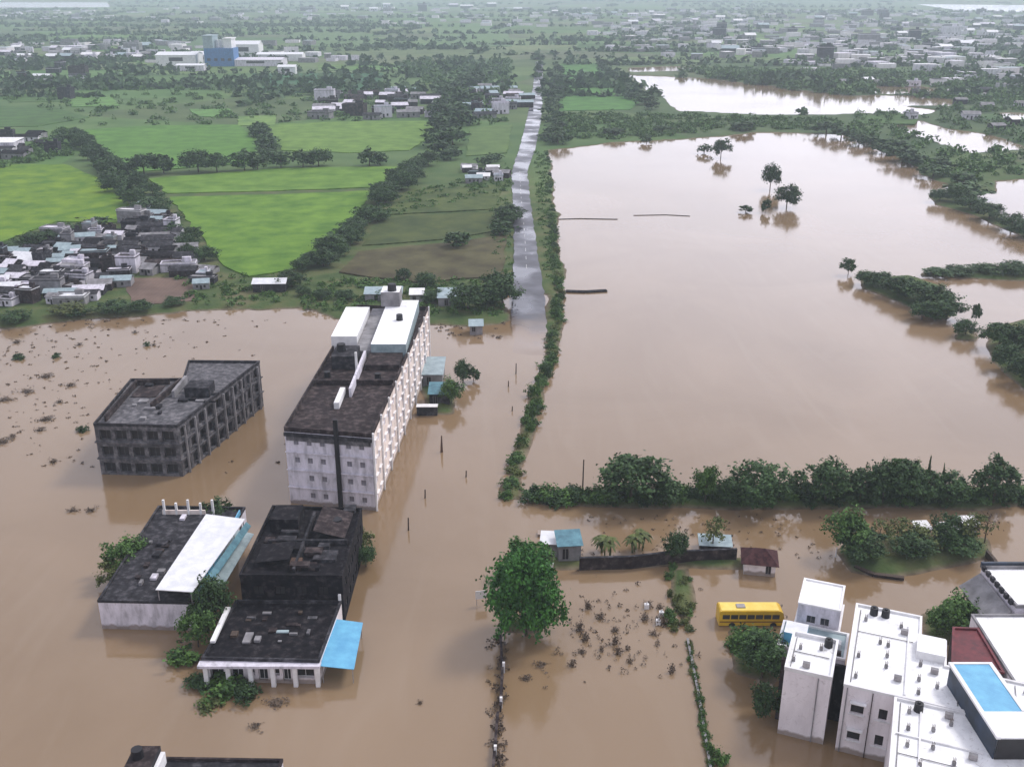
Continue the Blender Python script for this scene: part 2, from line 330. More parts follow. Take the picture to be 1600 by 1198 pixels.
# ------------------------------------------------------------------ road
road_c = [(843, 98, 5.5), (841, 130, 7), (838, 165, 9.5), (832, 200, 11.5), (824, 235, 12.5), (812, 270, 12), (814, 310, 13.5), (818, 350, 15), (821, 390, 18), (823, 430, 21), (826, 470, 25), (827, 520, 27), (824, 570, 29), (815, 640, 32), (800, 740, 36), (780, 860, 40)]
def road_mat():
    m = bpy.data.materials.new('wet_asphalt'); m.use_nodes = True; t = m.node_tree; N = t.nodes; K = t.links.new
    p = N['Principled BSDF']; g = N.new('ShaderNodeNewGeometry')
    n = N.new('ShaderNodeTexNoise'); n.inputs['Scale'].default_value = .12; n.inputs['Detail'].default_value = 6; K(g.outputs[0], n.inputs[0])
    r = N.new('ShaderNodeValToRGB'); e = r.color_ramp.elements; e[0].position = .35; e[0].color = (.035, .035, .045, 1); e[1].position = .65; e[1].color = (.1, .1, .12, 1)
    K(n.outputs[0], r.inputs[0]); K(r.outputs[0], p.inputs['Base Color'])
    n2 = N.new('ShaderNodeTexNoise'); n2.inputs['Scale'].default_value = .05; n2.inputs['Detail'].default_value = 5; K(g.outputs[0], n2.inputs[0])
    mr = N.new('ShaderNodeMapRange'); mr.inputs[1].default_value = .4; mr.inputs[2].default_value = .56; mr.inputs[3].default_value = .06; mr.inputs[4].default_value = .6; K(n2.outputs[0], mr.inputs[0]); K(mr.outputs[0], p.inputs['Roughness'])
    p.inputs['Specular IOR Level'].default_value = .7
    zz = N.new('ShaderNodeSeparateXYZ'); K(g.outputs[0], zz.inputs[0])            # silt left where the road dips into the flood
    zn = N.new('ShaderNodeMath'); zn.operation = 'MULTIPLY_ADD'; zn.inputs[1].default_value = .7; K(n.outputs[0], zn.inputs[0]); K(zz.outputs[2], zn.inputs[2])
    zr = N.new('ShaderNodeMapRange'); zr.inputs[1].default_value = .45; zr.inputs[2].default_value = 1.05; zr.inputs[3].default_value = 1; zr.inputs[4].default_value = 0; K(zn.outputs[0], zr.inputs[0])
    zm = N.new('ShaderNodeMix'); zm.data_type = 'RGBA'; zm.inputs[7].default_value = (.235, .16, .1, 1); K(zr.outputs[0], zm.inputs[0]); K(r.outputs[0], zm.inputs[6]); K(zm.outputs[2], p.inputs['Base Color'])
    zq = N.new('ShaderNodeMix'); zq.inputs[3].default_value = .1; K(zr.outputs[0], zq.inputs[0]); K(mr.outputs[0], zq.inputs[2]); K(zq.outputs[0], p.inputs['Roughness'])
    return m
M['road'] = road_mat()
M['roadwet'] = mat('flooded_asphalt', (.2, .19, .2), (.13, .12, .13), .2, .12)
M['paint'] = mat('road_paint', (.7, .7, .68), (.45, .45, .43), 1, .7)
rz = [1.15] * 10 + [1.05, .12, -.12, -.3, -.6, -.8]
rp = []
for (cx, cy, hw), z in zip(road_c, rz):
    a = G(cx - hw, cy); b = G(cx + hw, cy); rp.append(((a[0], a[1], z), (b[0], b[1], z)))
RL = []
for i in range(len(rp) - 1):
    n = max(2, int(math.dist(rp[i][0], rp[i + 1][0]) / 3))
    for k in range(n): RL.append((Vector(rp[i][0]).lerp(Vector(rp[i + 1][0]), k / n), Vector(rp[i][1]).lerp(Vector(rp[i + 1][1]), k / n)))
RW_ = 10; RP = np.array([[tuple(a.lerp(b, c / RW_)) for c in range(RW_ + 1)] for a, b in RL])
wgt = np.clip((1.15 - RP[..., 2]) * 1.5, 0, 1); RP[..., 2] += wgt * (vnoise(RP[..., 0], RP[..., 1], 9, 21) * .16 + vnoise(RP[..., 0], RP[..., 1], 1.8, 22) * .05)
RP[:, 0, 0] += vnoise(RP[:, 0, 1], RP[:, 0, 1] * 0, 4, 23) * .5; RP[:, -1, 0] += vnoise(RP[:, 0, 1], RP[:, 0, 1] * 0, 4, 24) * .5
ny, nx = RP.shape[:2]; ri = np.arange(ny * nx).reshape(ny, nx)
rme = bpy.data.meshes.new('road'); rme.from_pydata(RP.reshape(-1, 3).tolist(), [], np.stack([ri[:-1, :-1], ri[:-1, 1:], ri[1:, 1:], ri[1:, :-1]], -1).reshape(-1, 4).tolist()); rme.materials.append(M['road']); rme.shade_smooth()
tag(mobj('road', rme), kind='structure')
lm = MB()
for i in range(5, 9):
    a = Vector(rp[i][0]).lerp(Vector(rp[i][1]), .5); b = Vector(rp[i + 1][0]).lerp(Vector(rp[i + 1][1]), .5)
    n = int((b - a).length / 9)
    for k in range(n):
        p = a.lerp(b, (k + .2) / n); q = a.lerp(b, (k + .6) / n); lm.poly([(p.x - .08, p.y, p.z + .006), (p.x + .08, p.y, p.z + .006), (q.x + .08, q.y, q.z + .006), (q.x - .08, q.y, q.z + .006)], M['paint'])
tag(lm.build('road_marking'), kind='structure')

# ------------------------------------------------------------------ crop fields
def field(name, pts, c1, c2, rot, scale=.25, dark=.7, rs=1.0, top=1.25):
    m = mat(name + '_crop', c1, c2, .09, .9, .0, coord='Object', wave=(scale, rot, dark, 2.5), detail=12, lo=.36, hi=.64, spec=.1)
    b = MB(); P_ = px(*pts); out = []
    for i, p in enumerate(P_):                        # ragged edges
        q = P_[(i + 1) % len(P_)]; L_ = math.dist(p, q); n = max(2, int(L_ / 7))
        for k in range(n):
            t = k / n; j = (RND.random() - .5) * (1.2 if k else 0)
            out.append((p[0] + (q[0] - p[0]) * t + j, p[1] + (q[1] - p[1]) * t + j * 1.5))
    b.prism(out, .3, top, m, bottom=False)
    tag(b.build('field'), kind='structure')
BR = (.175, .31, .045); BR2 = (.085, .185, .028)
field('a', [(-300, 275), (0, 262), (100, 260), (165, 285), (205, 325), (213, 345), (180, 352), (90, 350), (0, 384), (-300, 420)], (.2, .31, .035), BR2, .2)
field('b', [(112, 207), (240, 199), (375, 198), (404, 232), (388, 258), (215, 272), (165, 255)], (.13, .27, .055), (.08, .18, .04), .1)
field('c', [(232, 283), (440, 266), (600, 264), (632, 264), (590, 296), (430, 302), (262, 306)], (.18, .31, .055), (.1, .2, .035), 1.6)
field('d', [(266, 312), (430, 308), (584, 302), (556, 340), (500, 392), (462, 425), (390, 437), (350, 420), (310, 370)], BR, BR2, 1.5)
field('e', [(412, 198), (520, 193), (664, 192), (690, 205), (640, 238), (545, 242), (440, 238)], (.19, .31, .07), (.11, .2, .045), .3)
field('f', [(735, 203), (800, 198), (792, 242), (728, 247)], (.14, .22, .07), (.09, .15, .05), .3)
field('g', [(640, 300), (780, 292), (782, 330), (600, 340)], (.13, .17, .055), (.065, .1, .035), 1.55, .35, .5)
field('h', [(596, 344), (782, 334), (782, 364), (700, 378), (566, 388)], (.12, .15, .05), (.06, .09, .035), 1.55, .35, .45)
field('i', [(560, 398), (700, 384), (790, 372), (788, 436), (650, 446), (530, 430)], (.13, .12, .06), (.07, .06, .035), 1.5, .3, .7)
field('j', [(872, 102), (940, 100), (985, 135), (1002, 158), (985, 174), (874, 176)], (.11, .26, .06), (.07, .16, .045), .2)
field('k', [(395, 117), (598, 116), (592, 146), (402, 148)], (.07, .18, .08), (.05, .12, .06), .2)
field('l', [(0, 168), (90, 172), (140, 186), (60, 200), (-100, 204), (-100, 172)], (.09, .18, .05), (.06, .11, .04), .2)
field('m', [(690, 46), (790, 44), (800, 74), (660, 76)], (.16, .26, .1), (.1, .17, .07), .2)
field('n', [(420, 42), (560, 40), (590, 76), (480, 74)], (.15, .24, .09), (.09, .15, .06), .2)
field('o', [(1440, 118), (1560, 120), (1600, 142), (1490, 140)], (.13, .22, .08), (.08, .14, .05), .2)
field('p', [(210, 60), (340, 58), (330, 78), (190, 80)], (.12, .2, .09), (.08, .14, .06), .2)
field('yard', [(196, 438), (300, 438), (306, 474), (205, 482)], (.2, .14, .11), (.12, .085, .07), 0, dark=.93, top=.98)
field('q', [(620, 100), (800, 92), (800, 116), (640, 122)], (.1, .17, .07), (.07, .12, .05), .2)

for k in range(44):
    py = RND.choice((RND.uniform(28, 70), RND.uniform(70, 125), RND.uniform(118, 185))); pxx = RND.uniform(-20, 1560); w = RND.uniform(50, 150); h = 3 + (py - 20) * RND.uniform(.05, .11)
    if 800 < pxx + w and pxx < 1330 and py > 88: continue
    if 225 < pxx + w and pxx < 480 and py < 125: continue
    if 480 < pxx + w and pxx < 830 and py > 125: continue
    sk = RND.uniform(-25, 25); g_ = RND.uniform(.17, .34)
    field('z%d' % k, [(pxx, py + h), (pxx + w, py + h * RND.uniform(.8, 1.1)), (pxx + w + sk, py), (pxx + sk, py + RND.uniform(-1, 2))], (g_ * RND.uniform(.45, .7), g_, g_ * .28), (g_ * .35, g_ * .62, g_ * .2), RND.uniform(0, 3), top=1.0 + .01 * k)
# ------------------------------------------------------------------ trees
def crown_mesh(name, rx, rz, cz, ncl, nleaf, size, m, seed, flat=.75, hollow=.55, cr=.3, tall=1.0):
    r = np.random.RandomState(seed)
    d = r.randn(ncl, 3); d /= np.linalg.norm(d, axis=1)[:, None]
    rad = hollow + (1 - hollow) * r.rand(ncl) ** .6
    c = d * rad[:, None]; c[:, 2] = np.where(c[:, 2] < -.55, -c[:, 2], c[:, 2])
    lob = 1 + .22 * np.sin(3 * np.arctan2(c[:, 1], c[:, 0]) + seed) + .12 * r.randn(ncl)
    c *= lob[:, None]
    C_ = np.repeat(c, nleaf, 0) + r.randn(ncl * nleaf, 3) * cr * .42 * np.repeat(.6 + .8 * r.rand(ncl), nleaf)[:, None]
    C_ = C_ * [rx, rx, rz] + [0, 0, cz]
    n = len(C_); nn = r.randn(n, 3) + [0, 0, .7]; nn += (C_ - [0, 0, cz]) / [rx, rx, rz] * .8; nn /= np.linalg.norm(nn, axis=1)[:, None]
    a = np.cross(nn, r.randn(n, 3)); a /= np.linalg.norm(a, axis=1)[:, None]; b = np.cross(nn, a)
    s = (size * (.6 + .8 * r.rand(n)))[:, None]
    v = np.stack([C_ - a * s, C_ - b * s * .6, C_ + a * s, C_ + b * s * .6], 1).reshape(-1, 3)
    me = bpy.data.meshes.new(name); me.vertices.add(len(v)); me.vertices.foreach_set('co', v.ravel().astype(np.float32))
    me.loops.add(4 * n); me.loops.foreach_set('vertex_index', np.arange(4 * n, dtype=np.int32)); me.polygons.add(n)
    me.polygons.foreach_set('loop_start', (np.arange(n) * 4).astype(np.int32)); me.polygons.foreach_set('loop_total', np.full(n, 4, np.int32))
    me.update(calc_edges=True); me.materials.append(m); return me
def trunk_mesh(h, r0, rx, cz, seed, nl=6):
    b = MB(); r = random.Random(seed); p = Vector((0, 0, -1.2)); q = Vector((r.uniform(-.2, .2), r.uniform(-.2, .2), h * .45))
    b.bar(p, q, r0, M['bark'], r0 * .7, 7); top = Vector((0, 0, cz + .2 * h)); b.bar(q, top, r0 * .7, M['bark'], r0 * .15, 6)
    for i in range(nl):
        t = r.uniform(0, .8); s = q.lerp(top, t); an = i * 2.4 + r.random()
        e = s + Vector((math.cos(an) * rx * .6, math.sin(an) * rx * .6, h * .2)); b.bar(s, e, r0 * .35, M['bark'], r0 * .08, 5)
    return b.mesh('trunk')
TP = {}      # unit trees of height 10, crown radius 5
def proto(key, m, ncl, nleaf, size, seed, rx=5, rz=4.2, cz=5.9, cr=.3, r0=.28, hollow=.5):
    TP[key] = (crown_mesh('crown', rx, rz, cz, ncl, nleaf, size, M[m], seed, cr=cr, hollow=hollow), trunk_mesh(10, r0, rx, cz, seed))
proto('big', 'leaf_rich', 170, 70, .27, 3, cr=.26, rz=5.0, cz=4.5)
for i in range(3): proto('dark%d' % i, 'leaf_dark', 70, 46, .40, 10 + i)
for i in range(2): proto('mid%d' % i, 'leaf_mid', 70, 40, .42, 20 + i)
for i in range(2): proto('olive%d' % i, 'leaf_olive', 60, 34, .42, 30 + i)
proto('sparse', 'leaf_olive', 26, 26, .4, 40, cr=.3, hollow=.3)
proto('cypress', 'leaf_dark', 60, 40, .34, 41, rx=1.6, rz=5, cz=5.2, cr=.2)
proto('dead', 'leaf_dead', 16, 10, .35, 42, cr=.5, hollow=.2)
for i in range(3): TP['far%d' % i] = (crown_mesh('crown', 5, 4.2, 5.2, 34, 12, .95, M['leaf_dark'], 50 + i), trunk_mesh(10, .3, 5, 5, 50 + i, 3))
BP = {}
for i in range(3): BP['bush%d' % i] = crown_mesh('bush', 1, .8, .45, 40, 22, .13, M['leaf_mid'], 60 + i, hollow=.2, cr=.35)
for i in range(2): BP['dbush%d' % i] = crown_mesh('bush', 1, .8, .45, 40, 22, .13, M['leaf_dark'], 70 + i, hollow=.2, cr=.35)
for i in range(2): BP['obush%d' % i] = crown_mesh('bush', 1, .6, .3, 30, 20, .13, M['leaf_olive'], 80 + i, hollow=.2, cr=.4)
for i in range(2): BP['deadbush%d' % i] = crown_mesh('bush', 1, .6, .25, 22, 14, .12, M['leaf_dead'], 90 + i, hollow=.1, cr=.45)

def tree(x, y, h, w, key, label, group=None, z=.4, cat='tree', name='tree'):
    if isinstance(key, (list, tuple)): key = RND.choice(key)
    o = empty(name, (x, y, z), RND.uniform(0, 6.28)); o.scale = (w / 10, w / 10, h / 10)
    cm, tm = TP[key]; mobj('crown', cm, o); mobj('trunk', tm, o); tag(o, label, cat, group); return o
def bush(x, y, r, h, key, label, group=None, z=.0, name='bush', cat='bush'):
    if isinstance(key, (list, tuple)): key = RND.choice(key)
    o = mobj(name, BP[key], None, (x, y, z)); o.rotation_euler = (0, 0, RND.uniform(0, 6.28)); o.scale = (r, r * RND.uniform(.75, 1.2), h); tag(o, label, cat, group); return o
def T(pxx, pyb, pyt, wpx, key, label, group=None, **k):
    """tree with base at pixel (pxx,pyb), crown top near pixel row pyt, crown wpx wide"""
    x, y = G(pxx, pyb); lo, hi = 0., 60.
    for _ in range(40):
        mm = (lo + hi) / 2; dz = mm - CH; v = 599 - F * (y * sP + dz * cP) / (y * cP - dz * sP)
        if v > pyt: lo = mm
        else: hi = mm
    w = wpx / F * math.hypot(y, CH)
    return tree(x, y, lo * .86, w, key, label, group, **k)
DK = ['dark0', 'dark1', 'dark2']; MD = ['mid0', 'mid1']; OL = ['olive0', 'olive1']; FA = ['far0', 'far1', 'far2']

T(822, 992, 843, 102, 'big', 'big dense rich green tree standing in the flood beside the submerged road')
T(826, 905, 850, 70, 'mid0', 'smaller green tree just behind the big dense tree by the kiosk')
gl = 'trees on the bund between lake and flooded yard'
T(985, 786, 712, 100, 'dark0', 'large round dark tree at the left end of the bund', gl)
T(1040, 790, 752, 50, 'dark2', 'low dark tree on the bund just right of the large round tree', gl)
T(1101, 788, 727, 36, 'mid0', 'narrow mid green tree between two round trees on the bund', gl)
T(1140, 790, 748, 50, 'dark1', 'low spreading tree touching the left side of the broad domed tree', gl)
T(1188, 789, 722, 84, 'dark2', 'broad domed dark tree near the middle of the bund', gl)
T(1288, 788, 722, 70, 'dark1', 'dark tree with a thin spike at its top on the bund', gl)
T(1299, 786, 712, 12, 'cypress', 'thin dark spire rising through a round bund tree', gl)
for i, (x, t, w) in enumerate(((1342, 733, 56), (1378, 722, 60), (1408, 718, 66), (1440, 733, 52), (1478, 742, 60))):
    T(x, 788, t, w, DK, 'dark tree in the dense clump at the right of the bund', 'clump of dark trees at the right of the bund')
T(1443, 786, 708, 12, 'cypress', 'left of two thin dark spires above the tree clump on the bund', gl)
T(1466, 786, 722, 12, 'cypress', 'right of two thin dark spires above the tree clump on the bund', gl)
T(1551, 788, 720, 64, 'dark0', 'rightmost round dark tree on the bund', gl)
# grove above the green island
for (x, b, t, w, k) in ((1322, 868, 800, 60, 'mid1'), (1345, 880, 830, 66, 'dark0'), (1372, 858, 812, 46, 'sparse'), (1400, 850, 808, 50, 'sparse'), (1440, 862, 818, 54, 'sparse'), (1476, 856, 806, 50, 'dark2'), (1512, 858, 796, 56, 'sparse'), (1538, 850, 790, 44, 'dead'), (1425, 872, 838, 60, 'dark1'), (1500, 868, 836, 60, 'dark0')):
    T(x, b, t, w, k, 'ragged tree in the grove on the green island behind the white buildings', 'grove on the green island')
T(1545, 915, 868, 24, 'dead', 'bare dark leaning tree at the corner of the upper right house')
T(1113, 862, 805, 46, 'sparse', 'sparse olive tree left of the maroon roofed hut')
T(1055, 880, 832, 34, 'dark1', 'small dark tree on the compound wall above the weedy path')
for x, b, t, w in ((938, 868, 828, 36), (990, 866, 830, 34)):
    pass
T(1190, 1060, 990, 70, 'dark1', 'dark tree against the left wall of the white building below the bus')
T(1165, 1035, 985, 50, 'mid1', 'mid green tree in the water just below the yellow bus')
T(1196, 1120, 1070, 44, 'dark2', 'lowest dark tree beside the windowless white wall')
T(1490, 1000, 935, 64, 'mid1', 'round green tree between the white roofs')
T(1522, 985, 930, 40, 'dark0', 'dark tree beside the maroon terrace between white roofs')
T(1462, 992, 958, 34, 'mid0', 'small green tree at the left of the gap between white roofs')
# trees standing in the lake
gk = 'trees standing alone in the lake'
T(1126, 247, 215, 26, 'dark0', 'dark tree near the far shore of the lake', gk, z=0)
T(1100, 240, 224, 22, 'far1', 'small shrubby tree left of the far shore tree in the lake', gk, z=0)
T(1203, 296, 254, 28, 'dark1', 'taller tree of the lone pair in the middle of the lake', gk, z=0)
T(1229, 324, 286, 36, 'dark2', 'broader nearer tree of the lone pair in the lake', gk, z=0)
T(1196, 332, 308, 15, 'far2', 'little tree at the foot of the lone pair in the lake', gk, z=0)
T(1165, 332, 320, 22, 'far0', 'tiny half drowned tree left of the lone pair in the lake', gk, z=0)
T(1325, 430, 402, 22, 'dark0', 'single small tree with thin trunk in open lake water', gk, z=0)
T(1010, 224, 210, 20, 'far0', 'tiny tree at the upper left shore of the lake', gk, z=0)
# right hand islands
gi = 'trees on the narrow islands at the right of the lake'
for (x, b, t, w) in ((1468, 316, 296, 30), (1492, 318, 290, 34), (1515, 330, 304, 40), (1545, 344, 318, 44), (1580, 360, 334, 44), (1600, 372, 346, 40), (1350, 446, 424, 30), (1375, 452, 426, 40), (1402, 464, 432, 48), (1432, 474, 440, 56), (1462, 490, 448, 56), (1478, 500, 466, 50), (1440, 500, 472, 40), (1508, 526, 500, 34), (1523, 508, 474, 14), (1560, 545, 505, 50), (1590, 556, 510, 56), (1575, 580, 540, 44), (1600, 600, 556, 50), (1462, 432, 420, 40), (1500, 430, 418, 44), (1540, 428, 414, 44), (1585, 430, 410, 50)):
    T(x, b, t, w, DK, 'dark tree crowding the narrow wooded islands right of the lake', gi)
# left: trees near buildings
T(200, 900, 840, 60, 'mid1', 'green tree in the water left of the long white roof shed', z=0)
T(178, 915, 872, 40, 'olive0', 'small olive shrub tree by the left corner of the white roof shed', z=0)
T(340, 830, 780, 50, 'dark2', 'brownish dark tree behind the far end of the white roof shed', z=0)
T(335, 985, 900, 60, 'dark1', 'dark tree in the gap between shed and black roofed block', z=0)
T(310, 1010, 950, 50, 'mid0', 'green tree between the shed and the low white fronted building', z=0)
T(560, 860, 822, 40, 'olive1', 'olive shrub tree at the right edge of the black roofed block', z=0)
T(724, 600, 560, 26, 'dark1', 'small dark tree right of the blue shed by the tall building', z=0)
T(740, 596, 572, 20, 'far0', 'tiny dark shrub tree beside the road right of the blue shed', z=0)
T(705, 632, 590, 34, 'mid1', 'green tree against the right side of the blue shed', z=0)
for (x, b, t, w) in ((550, 600, 545, 0),): pass

# dark scrub trees around the land, groups by place
def line_trees(pts, step, hpx, wpx, keys, label, group, jit=.3, prob=1.0):
    """pts are photo pixels of the tree feet; step in metres"""
    W_ = [Vector(G(*p)) for p in pts]
    for a, b in zip(W_, W_[1:]):
        n = max(1, int((b - a).length / step))
        for k in range(n):
            if RND.random() > prob: continue
            p = a.lerp(b, (k + RND.uniform(-jit, jit)) / n) + Vector((RND.uniform(-1, 1), RND.uniform(-1, 1))) * step * jit
            s = RND.uniform(.7, 1.3); tree(p.x, p.y, hpx * s, wpx * s * RND.uniform(.85, 1.15), keys, label, group, z=.6)
line_trees([(100, 222), (140, 250), (175, 278), (215, 318), (240, 345)], 9, 6.5, 9, DK + FA, 'dark tree along the diagonal lane between the left fields', 'trees along the diagonal lane', .5)
line_trees([(120, 215), (200, 272), (245, 322), (290, 380), (325, 425)], 11, 4, 6, DK + FA, 'low tree on the right side of the diagonal lane beside the large field', 'low trees right of the diagonal lane')
line_trees([(230, 275), (310, 272), (400, 268), (470, 264), (540, 262), (625, 260)], 8, 8.5, 12, DK + FA, 'dark tree in the hedge between the middle fields', 'dark hedge trees between the middle fields', .3, .85)
line_trees([(400, 205), (418, 232), (412, 262)], 9, 5, 9, FA, 'tree at the left end of the upper pale field', 'trees at the left end of the upper pale field')
line_trees([(660, 262), (640, 285), (600, 315), (590, 330)], 6, 6.5, 11, DK, 'large dark tree at the right corner of the big field', 'large dark trees at the corner of the big field', .6)
line_trees([(580, 345), (555, 372), (520, 405), (480, 432), (460, 452)], 5.5, 4.5, 8, DK, 'dark tree along the lower right edge of the big field', 'trees along the lower right edge of the big field', .7)
line_trees([(0, 400), (60, 388), (120, 362), (200, 358)], 9, 3.5, 8, DK + FA, 'dark tree between left field and village', 'trees between left field and village', .4)
line_trees([(0, 512), (70, 500), (140, 492), (230, 486), (330, 478)], 7, 2.6, 7, DK + OL, 'low dark tree on the bank below the village', 'low trees on the bank below the village', .4)
line_trees([(470, 462), (540, 470), (600, 470), (660, 478), (720, 482), (790, 488)], 6, 3.6, 7, DK, 'dark tree on the bank behind the tall building', 'trees on the bank behind the tall building', .5)
line_trees([(745, 488), (785, 480), (788, 464)], 5, 6, 8, DK, 'black looking tree beside the road bend behind the tall building', 'black looking trees beside the road')
line_trees([(640, 440), (665, 448), (700, 440)], 6, 5, 7, DK, 'dark tree in the brown plot above the tall building', 'trees in the brown plot', .6)
line_trees([(700, 250), (690, 210), (705, 180), (720, 150), (740, 128)], 15, 9, 16, FA, 'dark tree between upper fields and road', 'dark trees between upper fields and road', .7)
line_trees([(720, 255), (760, 262), (790, 250)], 11, 5, 10, FA, 'dark hedge tree below the small square field', 'hedge trees below the small square field')
line_trees([(862, 225), (868, 180), (868, 140), (868, 110)], 20, 5.5, 10, FA, 'dark tree on the far right verge of the road', 'trees on the far right verge of the road', .3)
line_trees([(740, 385), (775, 372), (785, 340)], 8, 5, 9, DK + FA, 'dark tree by the road left of the wet bend', 'trees by the road at the wet bend', .5)
line_trees([(935, 104), (972, 135), (998, 160), (1015, 178)], 22, 6, 13, FA, 'dark tree between the green field and the far pond', 'trees between the green field and the far pond', .3)
line_trees([(1310, 214), (1370, 232), (1430, 255), (1490, 284), (1545, 305), (1600, 300)], 12, 6, 14, FA, 'dark tree along the upper right lake shore', 'trees along the upper right lake shore', .6)
line_trees([(875, 222), (960, 214), (1050, 208), (1150, 206), (1200, 212)], 22, 5, 14, FA, 'low dark tree along the far lake shore', 'low trees along the far lake shore', .4)

# bushes between flooded road and lake
RW = [Vector(G(*p)) for p in ROADSIDE]
for a, b in zip(RW, RW[1:]):
    n = max(1, int((b - a).length / 2.6))
    for k in range(n):
        p = a.lerp(b, (k + RND.random()) / n)
        if p.y > 420 and RND.random() < .6: continue
        big = RND.random() < .25
        bush(p.x + RND.uniform(-.9, .9), p.y, RND.uniform(1.0, 1.9), RND.uniform(1.0, 2.6 if big else 1.6), ['bush0', 'bush1', 'bush2', 'obush0', 'dbush0'],
             'green bush in the narrow strip between flooded road and lake', 'bushes in the strip between flooded road and lake')
# low hedge on the bund
for x in np.arange(836, 1640, 14):
    X, Y = G(x + RND.uniform(-5, 5), 782 + RND.uniform(-5, 5))
    bush(X, Y, RND.uniform(1.5, 2.4), RND.uniform(1.4, 2.6), ['dbush0', 'dbush1', 'bush0'], 'low dark bush of the continuous hedge along the bund', 'hedge bushes along the bund')
# weedy path
for k in range(26):
    x = RND.uniform(1044, 1080); y = RND.uniform(884, 985); X, Y = G(x, y)
    bush(X, Y, RND.uniform(.5, 1.0), RND.uniform(.5, 1.3), ['obush0', 'obush1', 'bush1'], 'weedy olive bush on the narrow path inside the flooded yard', 'weeds on the narrow path')
for k in range(30):
    t = k / 29; X, Y = G(1075 + 36 * t, 1005 + 190 * t)
    bush(X + RND.uniform(-.2, .2), Y, RND.uniform(.35, .7), RND.uniform(.4, .8), ['obush0', 'bush1', 'bush2'], 'small weed on the thin half sunk wall', 'weeds on the thin half sunk wall')
X, Y = G(1126, 1192); bush(X, Y, 1.2, 1.4, 'bush0', 'bright green bush at the bottom edge beside the thin sunk wall')
# brown drowned stalks in the yard
for (x, y) in ((908, 1020), (915, 1000), (905, 985), (940, 965), (960, 985), (962, 1005), (965, 1022), (940, 1015), (920, 950), (985, 1035), (1008, 968), (1020, 990), (1035, 975), (1012, 945), (1030, 950), (1050, 1050), (895, 1040)):
    X, Y = G(x, y); bush(X, Y, RND.uniform(.5, 1.1), RND.uniform(.8, 1.9), ['deadbush0', 'deadbush1'], 'brown drowned shrub in the flooded yard between the wall and the buildings', 'brown drowned shrubs in the yard', z=-.1)
TU = []
for k in range(120): TU.append((*G(RND.gauss(970, 60), RND.gauss(990, 40)), RND.uniform(.15, .5), RND.uniform(.2, 1.0)))
for k in range(110): TU.append((*G(RND.uniform(900, 1300), RND.uniform(803, 872)), RND.uniform(.15, .5), RND.uniform(.15, .7)))
for k in range(90): TU.append((*G(RND.gauss(778, 7), RND.uniform(995, 1198)), RND.uniform(.2, .7), RND.uniform(.2, .9)))
# drowned bushes of the left flood
for (x, y, r) in ((75, 588, 2.3), (108, 603, 1.6), (40, 613, 1.9), (5, 625, 2.0), (75, 655, 1.8), (93, 629, 1.0), (130, 673, 1.2), (65, 672, 1.2), (5, 690, 2.2), (20, 682, 1.0), (85, 722, 1.1), (112, 798, 1.0), (142, 797, 1.1), (88, 558, 1.2), (125, 539, .9), (230, 540, .8), (210, 520, .8), (28, 535, 1.5), (30, 560, 1.8), (240, 540, .8)):
    X, Y = G(x, y); bush(X, Y, r, .9, ['deadbush0', 'deadbush1', 'dbush0'], 'dark brown drowned bush poking out of the flood at far left', 'drowned bushes in the left flood', z=-.1)
for k in range(330): TU.append((*G(RND.uniform(-60, 460) * RND.uniform(.3, 1), 500 + 240 * RND.random() ** 1.8), RND.uniform(.2, .7), RND.uniform(.1, .4)))
for k in range(40): TU.append((*G(RND.uniform(680, 790), RND.uniform(500, 530)), RND.uniform(.3, .9), RND.uniform(.2, .6)))
for (x, y, r, h, k, l) in ((352, 1078, 2.6, 1.6, 'bush0', 'green bush in front of the dark doorways of the low building'), (385, 1085, 2.3, 1.3, 'dbush0', 'darker bush right of the green bush before the low building'),
                           (312, 1070, 2.2, 1.0, 'dbush1', 'dark half drowned bush left of the low building front'), (290, 1030, 2.6, 1.6, 'bush2', 'olive green bush at the left corner of the low building'),
                           (325, 1100, 2.4, .7, 'obush1', 'faint submerged bush nearest the camera by the low building'), (402, 1135, 1.0, .5, 'deadbush0', 'small dark tuft in open water below the low building'),
                           (436, 1098, 1.6, .6, 'deadbush1', 'brown drowned bush right below the low building front'), (655, 1098, .5, .6, 'deadbush0', 'tiny dark tuft in the open water between the road and low building'),
                           (824, 1060, 1.0, .7, 'deadbush1', 'brown tuft in the water below the big green tree'), (848, 1040, 1.2, .5, 'deadbush0', 'second brown tuft below and right of the big green tree'),
                           (1178, 1010, 2.6, 2.4, 'dbush0', 'dark bush in the water just under the yellow bus'), (1150, 1012, 1.6, 1.2, 'bush1', 'low green bush left of the dark bush under the bus')):
    X, Y = G(x, y); bush(X, Y, r, h, k, l, z=-.1)
